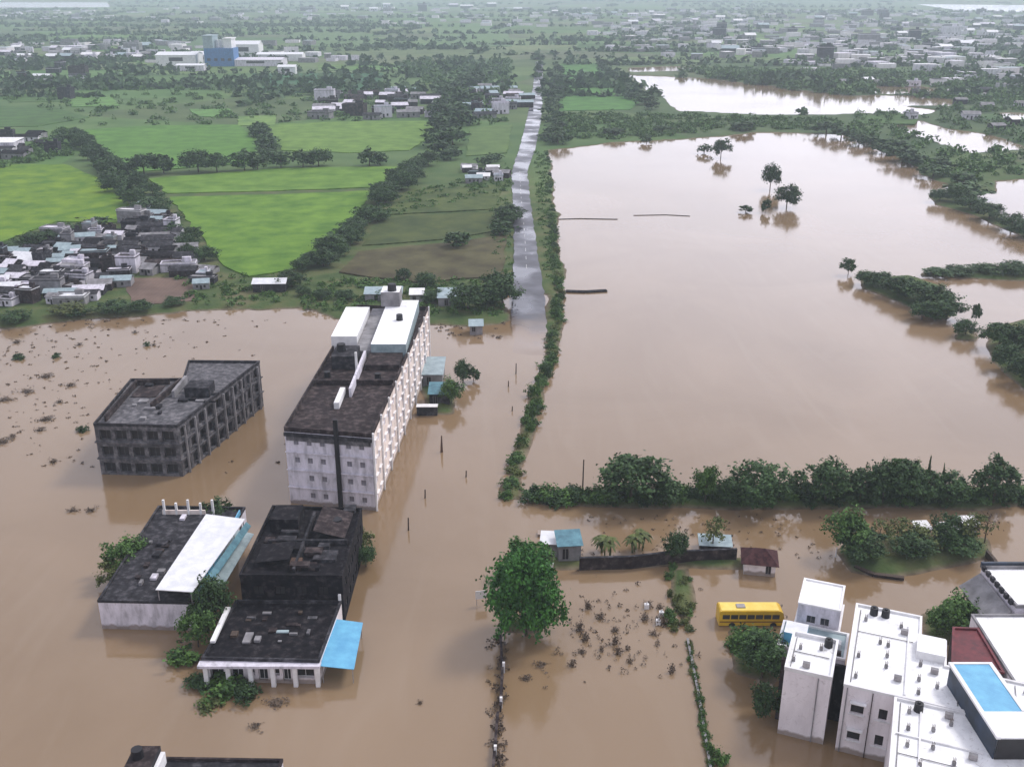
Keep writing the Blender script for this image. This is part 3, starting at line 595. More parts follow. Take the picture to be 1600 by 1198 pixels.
# banana plants
def banana_mesh(seed):
    b = MB(); r = random.Random(seed)
    for s in range(3):
        ox, oy = r.uniform(-.5, .5), r.uniform(-.5, .5); h = r.uniform(1.6, 2.6); b.bar((ox, oy, -.6), (ox, oy, h), .12, M['palm'], .07)
        for i in range(8):
            an = i * .8 + r.random(); l = r.uniform(1.1, 1.7); c, sn = math.cos(an), math.sin(an); pr = None
            for k in range(5):
                t = k / 4; d = l * t; z = h + .8 * t - 1.5 * t * t; w = .26 * math.sin(math.pi * (.15 + .8 * t)); L_ = (ox + c * d - sn * w, oy + sn * d + c * w, z); R_ = (ox + c * d + sn * w, oy + sn * d - c * w, z)
                if pr: b.poly([pr[0], pr[1], R_, L_], M['palm'])
                pr = (L_, R_)
    return b.mesh('banana_plant')
bm_ = [banana_mesh(i) for i in range(2)]
for i, (x, y, l) in enumerate(((936, 862, 'banana plant nearest the kiosk behind the dark compound wall'), (950, 868, 'second banana plant from the kiosk behind the compound wall'), (992, 864, 'banana plant at the middle of the dark compound wall'), (1000, 858, 'banana plant farthest from the kiosk behind the wall'))):
    X, Y = G(x, y); o = mobj('banana_plant', bm_[i % 2], None, (X, Y, .2)); o.rotation_euler.z = i; o.scale = (1.2,) * 3; tag(o, l, 'banana plant', 'banana plants behind the compound wall')

# far woodland and scrub that reads as one mass
def clumps(name, pts, m, nl=14, size=1.3, z0=.7):
    """pts: x, y, radius, height"""
    A = np.array(pts); n = len(A); r = np.random.RandomState(n)
    c = r.randn(n * nl, 3); c /= np.linalg.norm(c, axis=1)[:, None]; c *= (r.rand(n * nl) ** .4)[:, None]; c[:, 2] = abs(c[:, 2])
    R_ = np.repeat(A, nl, 0); C_ = np.stack([R_[:, 0] + c[:, 0] * R_[:, 2], R_[:, 1] + c[:, 1] * R_[:, 2], z0 + c[:, 2] * R_[:, 3]], 1)
    N_ = r.randn(n * nl, 3) + [0, 0, .9]; N_ /= np.linalg.norm(N_, axis=1)[:, None]; a = np.cross(N_, r.randn(n * nl, 3)); a /= np.linalg.norm(a, axis=1)[:, None]; b = np.cross(N_, a)
    s = (R_[:, 2] * .38 * (.6 + .8 * r.rand(n * nl)) * size)[:, None]
    v = np.stack([C_ - a * s, C_ - b * s * .7, C_ + a * s, C_ + b * s * .7], 1).reshape(-1, 3); q = n * nl
    me = bpy.data.meshes.new(name); me.vertices.add(len(v)); me.vertices.foreach_set('co', v.ravel().astype(np.float32))
    me.loops.add(4 * q); me.loops.foreach_set('vertex_index', np.arange(4 * q, dtype=np.int32)); me.polygons.add(q)
    me.polygons.foreach_set('loop_start', (np.arange(q) * 4).astype(np.int32)); me.polygons.foreach_set('loop_total', np.full(q, 4, np.int32))
    me.update(calc_edges=True); me.materials.append(m); return mobj(name, me)
tag(clumps('weed_tufts', TU, M['leaf_dead'], 16, .8, -.05), 'countless small brown weed tufts poking out of the shallow flood water', 'weeds', kind='stuff')
def wet(x, y):                                      # true where the height field is under water (nearest sample)
    i = int(np.searchsorted(yy, y)); i = min(max(i, 0), nr - 1); j = int(np.searchsorted(sx, x / max(xx_w[i], 1))); j = min(max(j, 0), nc - 1)
    return GZ[i, j] < .25
def in_poly(p, P_):
    c = False
    for k in range(len(P_)):
        a = P_[k]; b = P_[k - 1]
        if (a[1] > p[1]) != (b[1] > p[1]) and p[0] < (b[0] - a[0]) * (p[1] - a[1]) / (b[1] - a[1]) + a[0]: c = not c
    return c
def scatter(P_, n, rr, hh):
    P_ = px(*P_); x0 = min(p[0] for p in P_); x1 = max(p[0] for p in P_); y0 = min(p[1] for p in P_); y1 = max(p[1] for p in P_); out = []
    t = 0
    while len(out) < n and t < n * 12:
        t += 1; p = (RND.uniform(x0, x1), RND.uniform(y0, y1))
        if in_poly(p, P_) and not wet(*p): out.append((*p, RND.uniform(*rr), RND.uniform(*hh)))
    return out
S = []
S += scatter([(120, 130), (620, 150), (660, 190), (380, 195), (120, 200), (0, 160)], 210, (2, 6), (2, 5))
S += scatter([(620, 100), (800, 95), (800, 200), (690, 200), (680, 150)], 190, (2.5, 8), (3, 8))
S += scatter([(870, 178), (1200, 185), (1320, 190), (1300, 206), (1180, 206), (870, 226)], 420, (2, 5), (1.5, 4))
S += scatter([(1320, 160), (1600, 150), (1900, 170), (1900, 290), (1500, 290), (1310, 212)], 620, (2, 6), (2, 6))
S += scatter([(1050, 108), (1600, 120), (1600, 160), (1360, 155), (1100, 125)], 420, (4, 9), (4, 8))
S += scatter([(470, 440), (790, 440), (795, 500), (480, 490)], 260, (.8, 2.0), (.6, 1.8))
S += scatter([(835, 240), (858, 240), (868, 440), (848, 440)], 150, (.6, 1.6), (.5, 1.6))
S += scatter([(770, 260), (800, 260), (798, 460), (765, 460)], 130, (.6, 1.8), (.5, 1.8))
S += scatter([(560, 330), (790, 262), (795, 300), (600, 345)], 160, (1, 2.6), (.8, 2.2))
S += scatter([(0, 262), (100, 205), (130, 240), (0, 268)], 100, (2, 5), (2, 5))
S += scatter([(220, 340), (335, 430), (470, 440), (440, 480), (300, 485)], 150, (.8, 2), (.7, 2))
tag(clumps('scrub', S, M['leaf_mid'], 44, .62), 'dense green scrub and thickets covering the land between fields and around the lakes', 'scrub', kind='stuff')
S = []
for k in range(430):                                 # hedgerows crossing the far plain
    y = 900 * math.exp(RND.random() * 2.35); x = RND.uniform(-.6, .6) * y
    ln = RND.uniform(60, 260) * (1 + y / 4000); an = RND.choice((0, 0, 0, .2, -.15, 1.4)); n = max(2, int(ln / (9 + y / 160))); 
    for i in range(n):
        s = (i / n - .5) * ln; q = (x + math.cos(an) * s, y + math.sin(an) * s + RND.uniform(-4, 4))
        if wet(*q) or (abs(q[0] - 13) < 14 and q[1] < 1400): continue
        S.append((*q, RND.uniform(4, 9) * (1 + y / 6000), RND.uniform(4, 10)))
tag(clumps('hedgerows', S, M['leaf_dark'], 16, 1.1), 'dark hedgerows and woods fading into haze across the far plain', 'hedgerows', kind='stuff')

# ------------------------------------------------------------------ buildings
WM = {}
def window_mesh(w, h, pane, frame, bars=1):
    k = (round(w, 2), round(h, 2), pane.name, frame.name, bars)
    if k in WM: return WM[k]
    b = MB(); t = .06                       # lies in local XZ, faces -Y
    b.poly([(-w / 2 + t, .03, -h / 2 + t), (w / 2 - t, .03, -h / 2 + t), (w / 2 - t, .03, h / 2 - t), (-w / 2 + t, .03, h / 2 - t)], pane)
    for x0, x1, z0, z1 in ((-w / 2, -w / 2 + t, -h / 2, h / 2), (w / 2 - t, w / 2, -h / 2, h / 2), (-w / 2 + t, w / 2 - t, h / 2 - t, h / 2), (-w / 2 + t, w / 2 - t, -h / 2, -h / 2 + t)): b.box(x0, x1, 0, .08, z0, z1, frame)
    for i in range(bars):
        x = -w / 2 + w * (i + 1) / (bars + 1); b.box(x - .03, x + .03, -.01, .02, -h / 2 + t, h / 2 - t, frame)
    WM[k] = b.mesh('window'); return WM[k]
def facade(mb, a, b, z0, z1, m, openings, parent, pane='glass', frame='frame', depth=.18, sill=None, wname='window'):
    """wall from a to b (outside is on the right of a->b); openings (u, z, w, h): centre u along the wall, bottom z"""
    a = Vector(a); b = Vector(b); d = b - a; Lw = d.length; d.normalize(); n = Vector((d.y, -d.x))
    ops = [o for o in openings if o[0] - o[2] / 2 > .05 and o[0] + o[2] / 2 < Lw - .05 and o[1] + o[3] < z1 - .05 and o[1] > z0 + .05]
    us = sorted({0., Lw} | {round(o[0] - o[2] / 2, 3) for o in ops} | {round(o[0] + o[2] / 2, 3) for o in ops})
    zs = sorted({z0, z1} | {round(o[1], 3) for o in ops} | {round(o[1] + o[3], 3) for o in ops})
    def P_(u, z, k=0): q = a + d * u - n * k; return (q.x, q.y, z)
    hole = lambda u, z: any(abs(u - o[0]) < o[2] / 2 and o[1] < z < o[1] + o[3] for o in ops)
    for z_, z2 in zip(zs, zs[1:]):
        run = None
        for u_, u2 in zip(us, us[1:]):
            if u2 - u_ < 1e-4: continue
            if hole((u_ + u2) / 2, (z_ + z2) / 2):
                if run: mb.poly([P_(run[0], z_), P_(run[1], z_), P_(run[1], z2), P_(run[0], z2)], m); run = None
            else: run = (run[0] if run else u_, u2)
        if run: mb.poly([P_(run[0], z_), P_(run[1], z_), P_(run[1], z2), P_(run[0], z2)], m)
    for (u, z, w, h) in ops:
        for (p, q) in (((u - w / 2, z), (u + w / 2, z)), ((u + w / 2, z), (u + w / 2, z + h)), ((u + w / 2, z + h), (u - w / 2, z + h)), ((u - w / 2, z + h), (u - w / 2, z))):
            mb.poly([P_(*p), P_(*q), P_(*q, depth), P_(*p, depth)], m)
        me = window_mesh(w, h, M[pane], M[frame], 1 if w > .8 else 0)
        o = mobj(wname, me, parent); q = a + d * u - n * (depth - .06); o.location = (q.x, q.y, z + h / 2); o.rotation_euler = (0, 0, math.atan2(d.y, d.x))
        if sill:
            s = MB(); c = a + d * u; s_ = [c - d * (w / 2 + .15) + n * .003, c + d * (w / 2 + .15) + n * .003, c + d * (w / 2 + .15) + n * .4, c - d * (w / 2 + .15) + n * .4]
            mb.prism([(p.x, p.y) for p in s_], z + h + .08, z + h + .18, M[sill])
def grid(Lw, cols, floors, z0, fh, w, h, sill=1.0, skip=(), margin=1.0):
    out = []
    for c in range(cols):
        for f in range(floors):
            if (c, f) in skip: continue
            out.append((margin + (Lw - 2 * margin) * (c + .5) / cols, z0 + f * fh + sill, w, h))
    return out
def inset(Q, d):
    """shrink a convex counter-clockwise quad"""
    n = len(Q); out = []
    for i in range(n):
        p0, p1, p2 = (Vector(Q[i - 1]), Vector(Q[i]), Vector(Q[(i + 1) % n])); d1 = (p1 - p0).normalized(); d2 = (p2 - p1).normalized()
        n1 = Vector((-d1.y, d1.x)); n2 = Vector((-d2.y, d2.x)); k = d / (1 + n1.dot(n2)); out.append(tuple(p1 + (n1 + n2) * k))
    return out
def building(name, label, cat, Q, h, wall, roof, par=.7, par_m=None, wins=(None,) * 4, pane='glass', frame='frame', sill=None, slabs=0, fh=3.2, group=None, z0=-1.2, pt=.25, slab_m=None, depth=.18):
    """Q: front-left, front-right, back-right, back-left (counter-clockwise)"""
    NQ = len(Q); cx = sum(p[0] for p in Q) / NQ; cy = sum(p[1] for p in Q) / NQ
    R_ = empty(name, (cx, cy, 0)); q = [(p[0] - cx, p[1] - cy) for p in Q]
    mb = MB()
    for i in range(NQ):
        facade(mb, q[i], q[(i + 1) % NQ], z0, h, M[wall], wins[i] or (), R_, pane, frame, depth, sill)
    mb.build('wall', R_)
    rb_ = MB(); rb_.prism(inset(q, .02), h - .25, h + .02, M[roof]); rb_.build('roof', R_)
    if par:
        pm = M[par_m or wall]; o_ = inset(q, -.06); i_ = inset(q, pt); pb = MB()
        for i in range(NQ):
            j = (i + 1) % NQ; pb.prism([o_[i], o_[j], i_[j], i_[i]], h + .02, h + par, pm)
        pb.build('parapet', R_)
    if slabs:
        sb = MB(); o_ = inset(q, -.28); i_ = inset(q, .0)
        for f in range(1, slabs + 1):
            for i in range(NQ):
                j = (i + 1) % NQ; sb.prism([o_[i], o_[j], i_[j], i_[i]], f * fh - .12, f * fh + .1, M[slab_m or wall])
        sb.build('floor_band', R_)
    tag(R_, label, cat, group); return R_
def dist(a, b): return math.dist(a, b)
def part_box(R_, name, x0, x1, y0, y1, z0, z1, m, mt=None):
    b = MB(); l = R_.location; b.box(x0 - l.x, x1 - l.x, y0 - l.y, y1 - l.y, z0, z1, M[m], M[mt] if mt else None); return b.build(name, R_)

# A  unfinished dark block, two wings of one building
QA = [(-80.9, 181.6), (-64.5, 180.6), (-57.0, 216.5), (-73.2, 217.2)]
QA1 = [(-80.9, 181.6), (-64.5, 180.6), (-59.6, 204.6), (-76.2, 205.8)]
wf = grid(16.4, 5, 3, 0, 3.5, 2.3, 2.1, .5, margin=.4); wr = grid(24.5, 7, 3, 0, 3.5, 2.3, 2.3, .5, margin=.4)
M['conc_mid'] = mat('weathered_grey_concrete', (.22, .21, .22), (.04, .04, .045), .9, .95, .3, c3=(.1, .097, .105), detail=9, lo=.3, hi=.7, spec=.2)
A_ = building('unfinished_building', 'unfinished dark grey three storey concrete block with open bays at left', 'building', [QA1[0], QA1[1], (-56.9, 216.8), (-73.0, 217.2), (-70.9, 205.9), (-82.0, 205.6)], 10.4, 'conc_mid', 'conc_mid', .6, 'conc_dark',
              (wf, grid(37, 10, 3, 0, 3.5, 2.5, 2.3, .5, margin=.4), None, None, None, grid(24, 6, 3, 0, 3.5, 2, 2, .6)), pane='dark', frame='conc_mid', slabs=2, fh=3.5, depth=.7)
part_box(A_, 'roof_pit', -78.8, -73.6, 196, 202.5, 10.5, 10.62, 'conc_brown')
b = MB(); l = A_.location
for p, q_ in (((-79.3, 183.5), (-79.8, 203.2)), ((-79.8, 203.0), (-73.0, 203.6)), ((-72.5, 190), (-70.8, 203.6))):
    d = Vector(q_) - Vector(p); n_ = Vector((-d.y, d.x)).normalized() * .2
    b.prism([(p[0] - l.x - n_.x, p[1] - l.y - n_.y), (q_[0] - l.x - n_.x, q_[1] - l.y - n_.y), (q_[0] - l.x + n_.x, q_[1] - l.y + n_.y), (p[0] - l.x + n_.x, p[1] - l.y + n_.y)], 10.44, 11.7, M['conc_brown'])
b.build('roof_wall', A_)
part_box(A_, 'stair_room', -67.5, -62.5, 196, 200.5, 10.44, 12.6, 'conc_dark', 'conc_dark')
part_box(A_, 'light_kerb', -70.2, -69.6, 196, 205, 10.44, 11.9, 'conc_grey')
b = MB(); 
for i in range(9):
    t = (i + .5) / 9; x = -64.5 + 7.6 * t; y = 180.6 + 36.2 * t; b = MB(); b.box(x - .15 - l.x + .35, x + .2 - l.x + .35, y - .2 - l.y, y + .2 - l.y, -1, 10.2, M['conc_grey']); b.build('column', A_)

for k in range(12):
    x = RND.uniform(-78, -62); y = RND.uniform(184, 202); part_box(A_, 'roof_debris', x, x + RND.uniform(.5, 2.5), y, y + RND.uniform(.4, 1.6), 10.44 + k * .003, 10.6 + RND.uniform(.05, .5), RND.choice(('conc_grey', 'conc_dark', 'conc_brown', 'conc_black')))
# B  tall building in the middle
QB = [(-41.2, 169.6), (-25.0, 166.6), (-20.9, 243.5), (-38.6, 245.0)]
HB = 14.6
fw = grid(16.5, 6, 4, 0.1, 3.55, 1.15, 1.35, 1.1, margin=.8); fw = [(w[0], w[1] + .2, .95, 1.1) for w in fw if not (7.2 < w[0] < 9.9) and not (w[0] < 3 and w[1] < 8)]
rw = grid(77, 22, 4, .1, 3.55, 1.5, 1.7, .9, margin=.6)
B_ = building('apartment_building', 'tall long apartment building with shaded front painted lavender and sunlit windowed side painted pink', 'building', QB, HB, 'plaster_grey', 'conc_brown', .9, 'conc_brown', (fw, None, None, grid(76, 16, 4, .1, 3.55, 1.3, 1.5, 1)), slabs=0, pane='pane_grey')  # lavender grey puts the front's shade into the wall colour
l = B_.location
sw = MB(); facade(sw, (-24.94 - l.x, 166.55 - l.y), (-20.84 - l.x, 243.55 - l.y), -1.2, HB - .01, M['plaster_cream'], rw, B_, 'dark', 'frame', .3, 'white'); sw.build('side_wall', B_)  # brighter pink puts the sunlight on this side into the colour
b = MB(); n_ = 9
for i in range(n_ + 1):
    t = i / n_; x = -24.94 + 4.1 * t + .12; y = 166.6 + 76.9 * t; b.box(x - l.x - .1, x - l.x + .22, y - .22 - l.y, y + .22 - l.y, -1.2, HB + .9, M['white']); b.build('pilaster', B_); b = MB()
b = MB(); b.box(-31.9 - l.x, -31.1 - l.x, 167.2 - l.y, 167.75 - l.y, -1, HB + 3.2, M['black']); b.build('dark_gap_strip', B_)  # black strip painted in for a thin dark upright gap
# front band: stained dark strip under the parapet
b = MB(); o_ = [(-41.26 - l.x, 169.5 - l.y), (-25.0 - l.x, 166.5 - l.y)]; d = (Vector(o_[1]) - Vector(o_[0])).normalized(); nn = Vector((d.y, -d.x)) * .35
b.prism([(o_[0][0] + nn.x, o_[0][1] + nn.y), (o_[1][0] + nn.x, o_[1][1] + nn.y), o_[1], o_[0]], HB - .75, HB - .1, M['conc_dark']); b.build('canopy', B_)
b = MB(); b.prism([(o_[0][0] + nn.x * .2 + .3, o_[0][1] + nn.y * .2), (o_[1][0] + nn.x * .2 - .25, o_[1][1] + nn.y * .2), (o_[1][0] - .25, o_[1][1]), (o_[0][0] + .3, o_[0][1])], HB - 1.7, HB - .76, M['conc_mid']); b.build('stained_band', B_)
for f in range(3):
    b = MB(); b.prism([(o_[0][0] + nn.x * .7, o_[0][1] + nn.y * .7), (o_[1][0] + nn.x * .7, o_[1][1] + nn.y * .7), o_[1], o_[0]], 3.55 * (f + 1) - .1, 3.55 * (f + 1) + .08, M['plaster_grey']); b.build('floor_band', B_)
# roof features
part_box(B_, 'penthouse', -39.9, -34.2, 214, 236, HB + .02, HB + 3.1, 'white', 'white_roof')
part_box(B_, 'roof_terrace', -34.1, -30.6, 209, 240, HB + .02, HB + 1.5, 'conc_grey', 'conc_grey')
part_box(B_, 'penthouse', -30.5, -22.9, 209, 242, HB + .02, HB + 3.0, 'tin_pale', 'white_roof')
part_box(B_, 'stair_tower', -31.5, -27.0, 236.5, 242.0, HB + 3.05, HB + 6.6, 'conc_grey', 'white_roof')
part_box(B_, 'stair_room', -37.8, -32.8, 201.5, 208.5, HB + .02, HB + 2.9, 'conc_dark', 'conc_dark')
part_box(B_, 'roof_room', -30.8, -23.6, 201, 208.6, HB + .02, HB + 1.2, 'conc_brown', 'conc_brown')
part_box(B_, 'light_wall', -31.9, -31.4, 186, 208, HB + .02, HB + 1.9, 'plaster_grey')
part_box(B_, 'cross_wall', -39.9, -24, 192.5, 193, HB + .02, HB + 1.1, 'conc_brown')
part_box(B_, 'white_panel', -33.9, -32.9, 180, 188, HB + .02, HB + 1.3, 'white')
part_box(B_, 'vent_column', -32.5, -32.05, 199, 199.5, HB + .02, HB + 4.6, 'white')
for (x, y, r_, h_) in ((-36.2, 205, 1.0, 1.6), (-28.9, 238, 1.1, 1.7), (-26, 226, .8, 1.4), (-38, 197, .7, 1.2), (-27.5, 196, .7, 1.2)):
    b = MB(); zz = HB + (6.6 if y == 238 else 3.0 if y == 226 else 2.9 if y == 205 else .02); b.bar((x - l.x, y - l.y, zz), (x - l.x, y - l.y, zz + h_), r_, M['black'], r_ * .9, 12); b.build('water_tank', B_)

# C  low left building with long white roofed shed on it
C_ = building('low_building', 'low grey flat roofed building carrying the long white sheet roof', 'building', [(-61.4, 129.7), (-47.6, 129.2), (-46.6, 158.7), (-61.9, 159.2)], 4.6, 'plaster_grey', 'conc_dark', .45, 'conc_dark', (None, grid(29, 7, 1, 0, 3, 1.3, 1.2, 1.9), None, None), pane='dark')
l = C_.location
for k in range(12):
    x = RND.uniform(-60, -54); y = RND.uniform(131, 155); part_box(C_, 'roof_debris', x, x + RND.uniform(.4, 1.6), y, y + RND.uniform(.4, 1.6), 4.64 + k * .003, 4.8 + RND.uniform(.05, .4), RND.choice(('conc_grey', 'conc_dark', 'conc_brown', 'plaster_grey')))
R_ = empty('roof_shed', (-50, 145, 4.62)); tag(R_, 'long bright white corrugated sheet roof on posts with a blue curtain side', 'shed')
qa = [G(243, 921, 7.0), G(301, 926, 7.0), G(383, 812, 7.0), G(322, 803, 7.0)]
b = MB(); P_ = [(p[0] + 50, p[1] - 145) for p in qa]; b.prism(P_, [2.3, 2.45, 2.45, 2.3], [2.42, 2.57, 2.57, 2.42], M['tin_white']); b.build('roof', R_)
b = MB(); b.prism([(P_[1][0] + .15, P_[1][1]), (P_[1][0] + .9, P_[1][1]), (P_[2][0] + .9, P_[2][1]), (P_[2][0] + .15, P_[2][1])], [2.0, 1.2, 1.2, 2.0], [2.06, 1.26, 1.26, 2.06], M['tin_teal']); b.build('awning', R_)
b = MB()
for k in range(6):
    for s in (0, 1):
        p = Vector(P_[s]).lerp(Vector(P_[3 - s]), k / 5); b.bar((p.x + (.3 if s == 0 else -.3), p.y + (.2 - .08 * k), 0), (p.x + (.3 if s == 0 else -.3), p.y + (.2 - .08 * k), 2.3), .08, M['frame']); b.build('post', R_); b = MB()
b = MB()
for i in range(5):
    x = -60.2 + i * 2.1; b.box(x - l.x, x + .35 - l.x, 156.6 - l.y, 157.0 - l.y, 4.6, 7.4 - .6 * (i % 2), M['white']); b.build('bare_column', C_); b = MB()
b.box(-60.4 - l.x, -53 - l.x, 156.7 - l.y, 156.95 - l.y, 4.6, 5.4, M['plaster_cream'])
b.build('low_wall', C_)
b = MB(); b.prism([(-47.4 - l.x, 130.5 - l.y), (-44.9 - l.x, 130.5 - l.y), (-43.6 - l.x, 152 - l.y), (-46.5 - l.x, 152 - l.y)], [4.2, 3.4, 3.4, 4.2], [4.28, 3.48, 3.48, 4.28], M['tin_pale']); b.build('lean_to', C_)
b = MB(); b.box(-46.9 - l.x, -46.7 - l.x, 134 - l.y, 156 - l.y, 4.7, 5.9, M['tin_blue']); b.build('blue_curtain', C_)

# D  black roofed block
D_ = building('black_roofed_building', 'blackened flat roofed block in front of the tall apartment building', 'building', [(-40.6, 131.8), (-25.3, 131.5), (-25.2, 152.5), (-40.4, 153.5)], 7.6, 'conc_black', 'conc_black', .55, 'conc_black', (grid(15, 4, 2, 0, 3.6, 1.5, 1.4, 1.1), grid(21, 6, 2, 0, 3.6, 1.5, 1.4, 1.1), None, None), pane='dark', frame='conc_black')
part_box(D_, 'stair_room', -39, -34.5, 145.5, 150.5, 7.62, 9.8, 'conc_black', 'conc_black'); part_box(D_, 'roof_ridge', -33, -32.6, 133, 151, 7.62, 8.4, 'conc_dark')
part_box(D_, 'roof_rubble', -30.5, -27, 136, 139, 7.62, 8.1, 'conc_dark'); part_box(D_, 'roof_step', -38.5, -26, 141.2, 141.6, 7.62, 8.5, 'conc_dark')
l = D_.location; b = MB(); b.bar((-28.5 - l.x, 147 - l.y, 7.6), (-28.5 - l.x, 147 - l.y, 9.1), .9, M['black'], .85, 12); b.build('water_tank', D_)

for k in range(16):
    x = RND.uniform(-39.5, -27); y = RND.uniform(133, 151); w_, d_ = RND.uniform(.8, 3), RND.uniform(.6, 2.4); part_box(D_, 'roof_debris', x, x + w_, y, y + d_, 7.63 + k * .003, 7.7 + RND.uniform(.1, .8), RND.choice(('conc_black', 'conc_dark', 'conc_brown', 'conc_black', 'rust')))
l = D_.location; b = MB()
b.prism([(-39 - l.x, 134.5 - l.y), (-33.6 - l.x, 134 - l.y), (-33.6 - l.x, 140 - l.y), (-39 - l.x, 140.3 - l.y)], [8.4, 9.3, 9.1, 8.2], [8.5, 9.4, 9.2, 8.3], M['conc_black']); b.build('sheet_roof', D_)
b = MB(); b.prism([(-31.5 - l.x, 142.5 - l.y), (-26.5 - l.x, 142 - l.y), (-26.2 - l.x, 150 - l.y), (-31.2 - l.x, 150.5 - l.y)], [9.4, 8.3, 8.5, 9.6], [9.5, 8.4, 8.6, 9.7], M['conc_brown']); b.build('sheet_roof', D_)
T(572, 885, 852, 30, 'dark1', 'dark shrub tree at the lower right edge of the black roofed block', z=0)
# E  low white fronted building
wE = [(1.9, .3, 1.9, 2.5), (4.7, .3, 1.7, 2.5), (6.7, 1.2, .9, 1.2), (8.3, .3, 1.3, 2.5), (10.2, 1.2, .8, 1.2), (11.6, .3, 1.1, 2.5), (14.1, .9, 2.6, 1.5)]
E_ = building('low_shop_building', 'low dark roofed building with white pillared front facing the camera', 'building', [(-42.6, 117.3), (-26.4, 116.7), (-25.6, 131.2), (-41.4, 131.4)], 3.5, 'white_wall', 'conc_black', .5, 'conc_dark', (wE, None, None, None), pane='dark', frame='white', depth=.6)
l = E_.location
b = MB(); b.box(-42.9 - l.x, -26.2 - l.x, 115.9 - l.y, 117.2 - l.y, 3.1, 3.5, M['plaster_grey']); b.build('front_ledge', E_)
b = MB()
for k in range(6): x = -42.2 + k * 3.05; b = MB(); b.box(x - l.x, x + .6 - l.x, 116.0 - l.y, 116.5 - l.y, -1, 3.1, M['white']); b.build('pillar', E_)
part_box(E_, 'roof_patch', -38, -36.9, 121, 123.4, 3.53, 3.8, 'conc_grey'); part_box(E_, 'roof_kerb', -42.3, -41.6, 120.5, 129, 4.0, 4.35, 'white'); part_box(E_, 'roof_patch', -34, -32, 123.5, 124.1, 3.53, 3.7, 'tin_pale')
for k in range(14):
    x = RND.uniform(-41, -29); y = RND.uniform(118.5, 129); part_box(E_, 'roof_debris', x, x + RND.uniform(.4, 1.8), y, y + RND.uniform(.3, 1.4), 3.53 + k * .003, 3.62 + RND.uniform(.03, .35), RND.choice(('conc_grey', 'conc_mid', 'conc_brown', 'rust', 'wood')))
R_ = empty('blue_awning', (-24, 122, 0)); tag(R_, 'light blue sheet awning on posts right of the low white fronted building', 'awning')
P_ = [G(500, 1040, 3.0), G(553, 1045, 2.5), G(567, 972, 2.5), G(524, 965, 3.2)]
b = MB(); b.prism([(p[0] + 24, p[1] - 122) for p in P_], [2.95, 2.4, 2.4, 2.95], [3.03, 2.48, 2.48, 3.03], M['tin_blue']); b.build('roof', R_)
for p, z in zip(P_, (2.95, 2.4, 2.4, 2.95)):
    b = MB(); dx = .25 if p[0] < -24.5 else -.25; dy = .3 if p[1] < 121 else -.3; b.bar((p[0] + 24 + dx, p[1] - 122 + dy, -1), (p[0] + 24 + dx, p[1] - 122 + dy, z), .07, M['frame']); b.build('post', R_)
X, Y = G(527, 955, 3); b = MB(); b.box(-.2, .2, -.15, .15, -1, 5.0, M['white']); tag(b.build('post', None, (X + .2, Y + 1.5, 0)), 'short white post standing behind the blue awning', 'post')

# F  building cut by the bottom edge
F_ = building('roof_terrace_house', 'dark flat roofed house cut by the bottom left edge of the picture', 'building', [(-44.5, 80.5), (-27.0, 80.5), (-26.6, 94.8), (-44.2, 95.2)], 6, 'plaster_grey', 'conc_dark', .4, 'conc_brown', (grid(17, 5, 2, 0, 3, 1.2, 1.2, 1), None, None, None))
part_box(F_, 'stair_room', -43.6, -40.6, 90.6, 95.0, 6.02, 8.1, 'conc_dark', 'conc_brown'); part_box(F_, 'white_wall', -40.5, -40.0, 88.5, 94.6, 6.02, 7.6, 'white')
l = F_.location; b = MB(); b.bar((-42.6 - l.x, 93.2 - l.y, 8.1), (-42.6 - l.x, 93.2 - l.y, 9.2), .7, M['black'], .65, 12); b.build('water_tank', F_)

# blue shed right of the tall building
def shed(name, label, cat, cx, cy, w, d, h, rz, roofm, wallm, rise=.8, gable=False, over=.35, group=None, z=0, door=True):
    R_ = empty(name, (cx, cy, z), rz); b = MB(); ops = [(w * .3, .5, min(1.1, w * .3), h * .65)] if door else []
    if door: facade(b, (-w / 2, -d / 2), (w / 2, -d / 2), -1, h, M[wallm], ops, R_, 'dark', 'frame', .2, wname='door')
    else: facade(b, (-w / 2, -d / 2), (w / 2, -d / 2), -1, h, M[wallm], [(w / 2, h * .45, w * .35, h * .35)], R_, 'dark', 'frame', .2)
    for p, q_ in (((w / 2, -d / 2), (w / 2, d / 2)), ((w / 2, d / 2), (-w / 2, d / 2)), ((-w / 2, d / 2), (-w / 2, -d / 2))): facade(b, p, q_, -1, h, M[wallm], [], R_)
    b.build('wall', R_); b = MB(); o = over
    if gable:
        for s in (-1, 1):
            P_ = [(-w / 2 - o, s * (d / 2 + o)), (w / 2 + o, s * (d / 2 + o)), (w / 2 + o, 0), (-w / 2 - o, 0)]; b.prism(P_, [h, h, h + rise, h + rise], [h + .08, h + .08, h + rise + .08, h + rise + .08], M[roofm])
        for s in (-1, 1): b.poly([(s * w / 2, -d / 2, h), (s * w / 2, d / 2, h), (s * w / 2, 0, h + rise)], M[wallm])
    else:
        b.prism([(-w / 2 - o, -d / 2 - o), (w / 2 + o, -d / 2 - o), (w / 2 + o, d / 2 + o), (-w / 2 - o, d / 2 + o)], [h + .02, h + .02, h + rise, h + rise], [h + .1, h + .1, h + rise + .08, h + rise + .08], M[roofm])
    b.build('roof', R_); tag(R_, label, cat, group); return R_
X, Y = G(679, 600); shed('shed', 'pale teal roofed shed against the pink side of the tall building', 'shed', X - .3, Y + 3, 4.6, 10, 3.2, 0, 'tin_pale', 'conc_grey')
X, Y = G(688, 628); shed('shed', 'blue roofed shed with a white front edge beside the tall building', 'shed', X, Y, 4.6, 5.2, 3.0, 0, 'tin_teal', 'conc_dark')
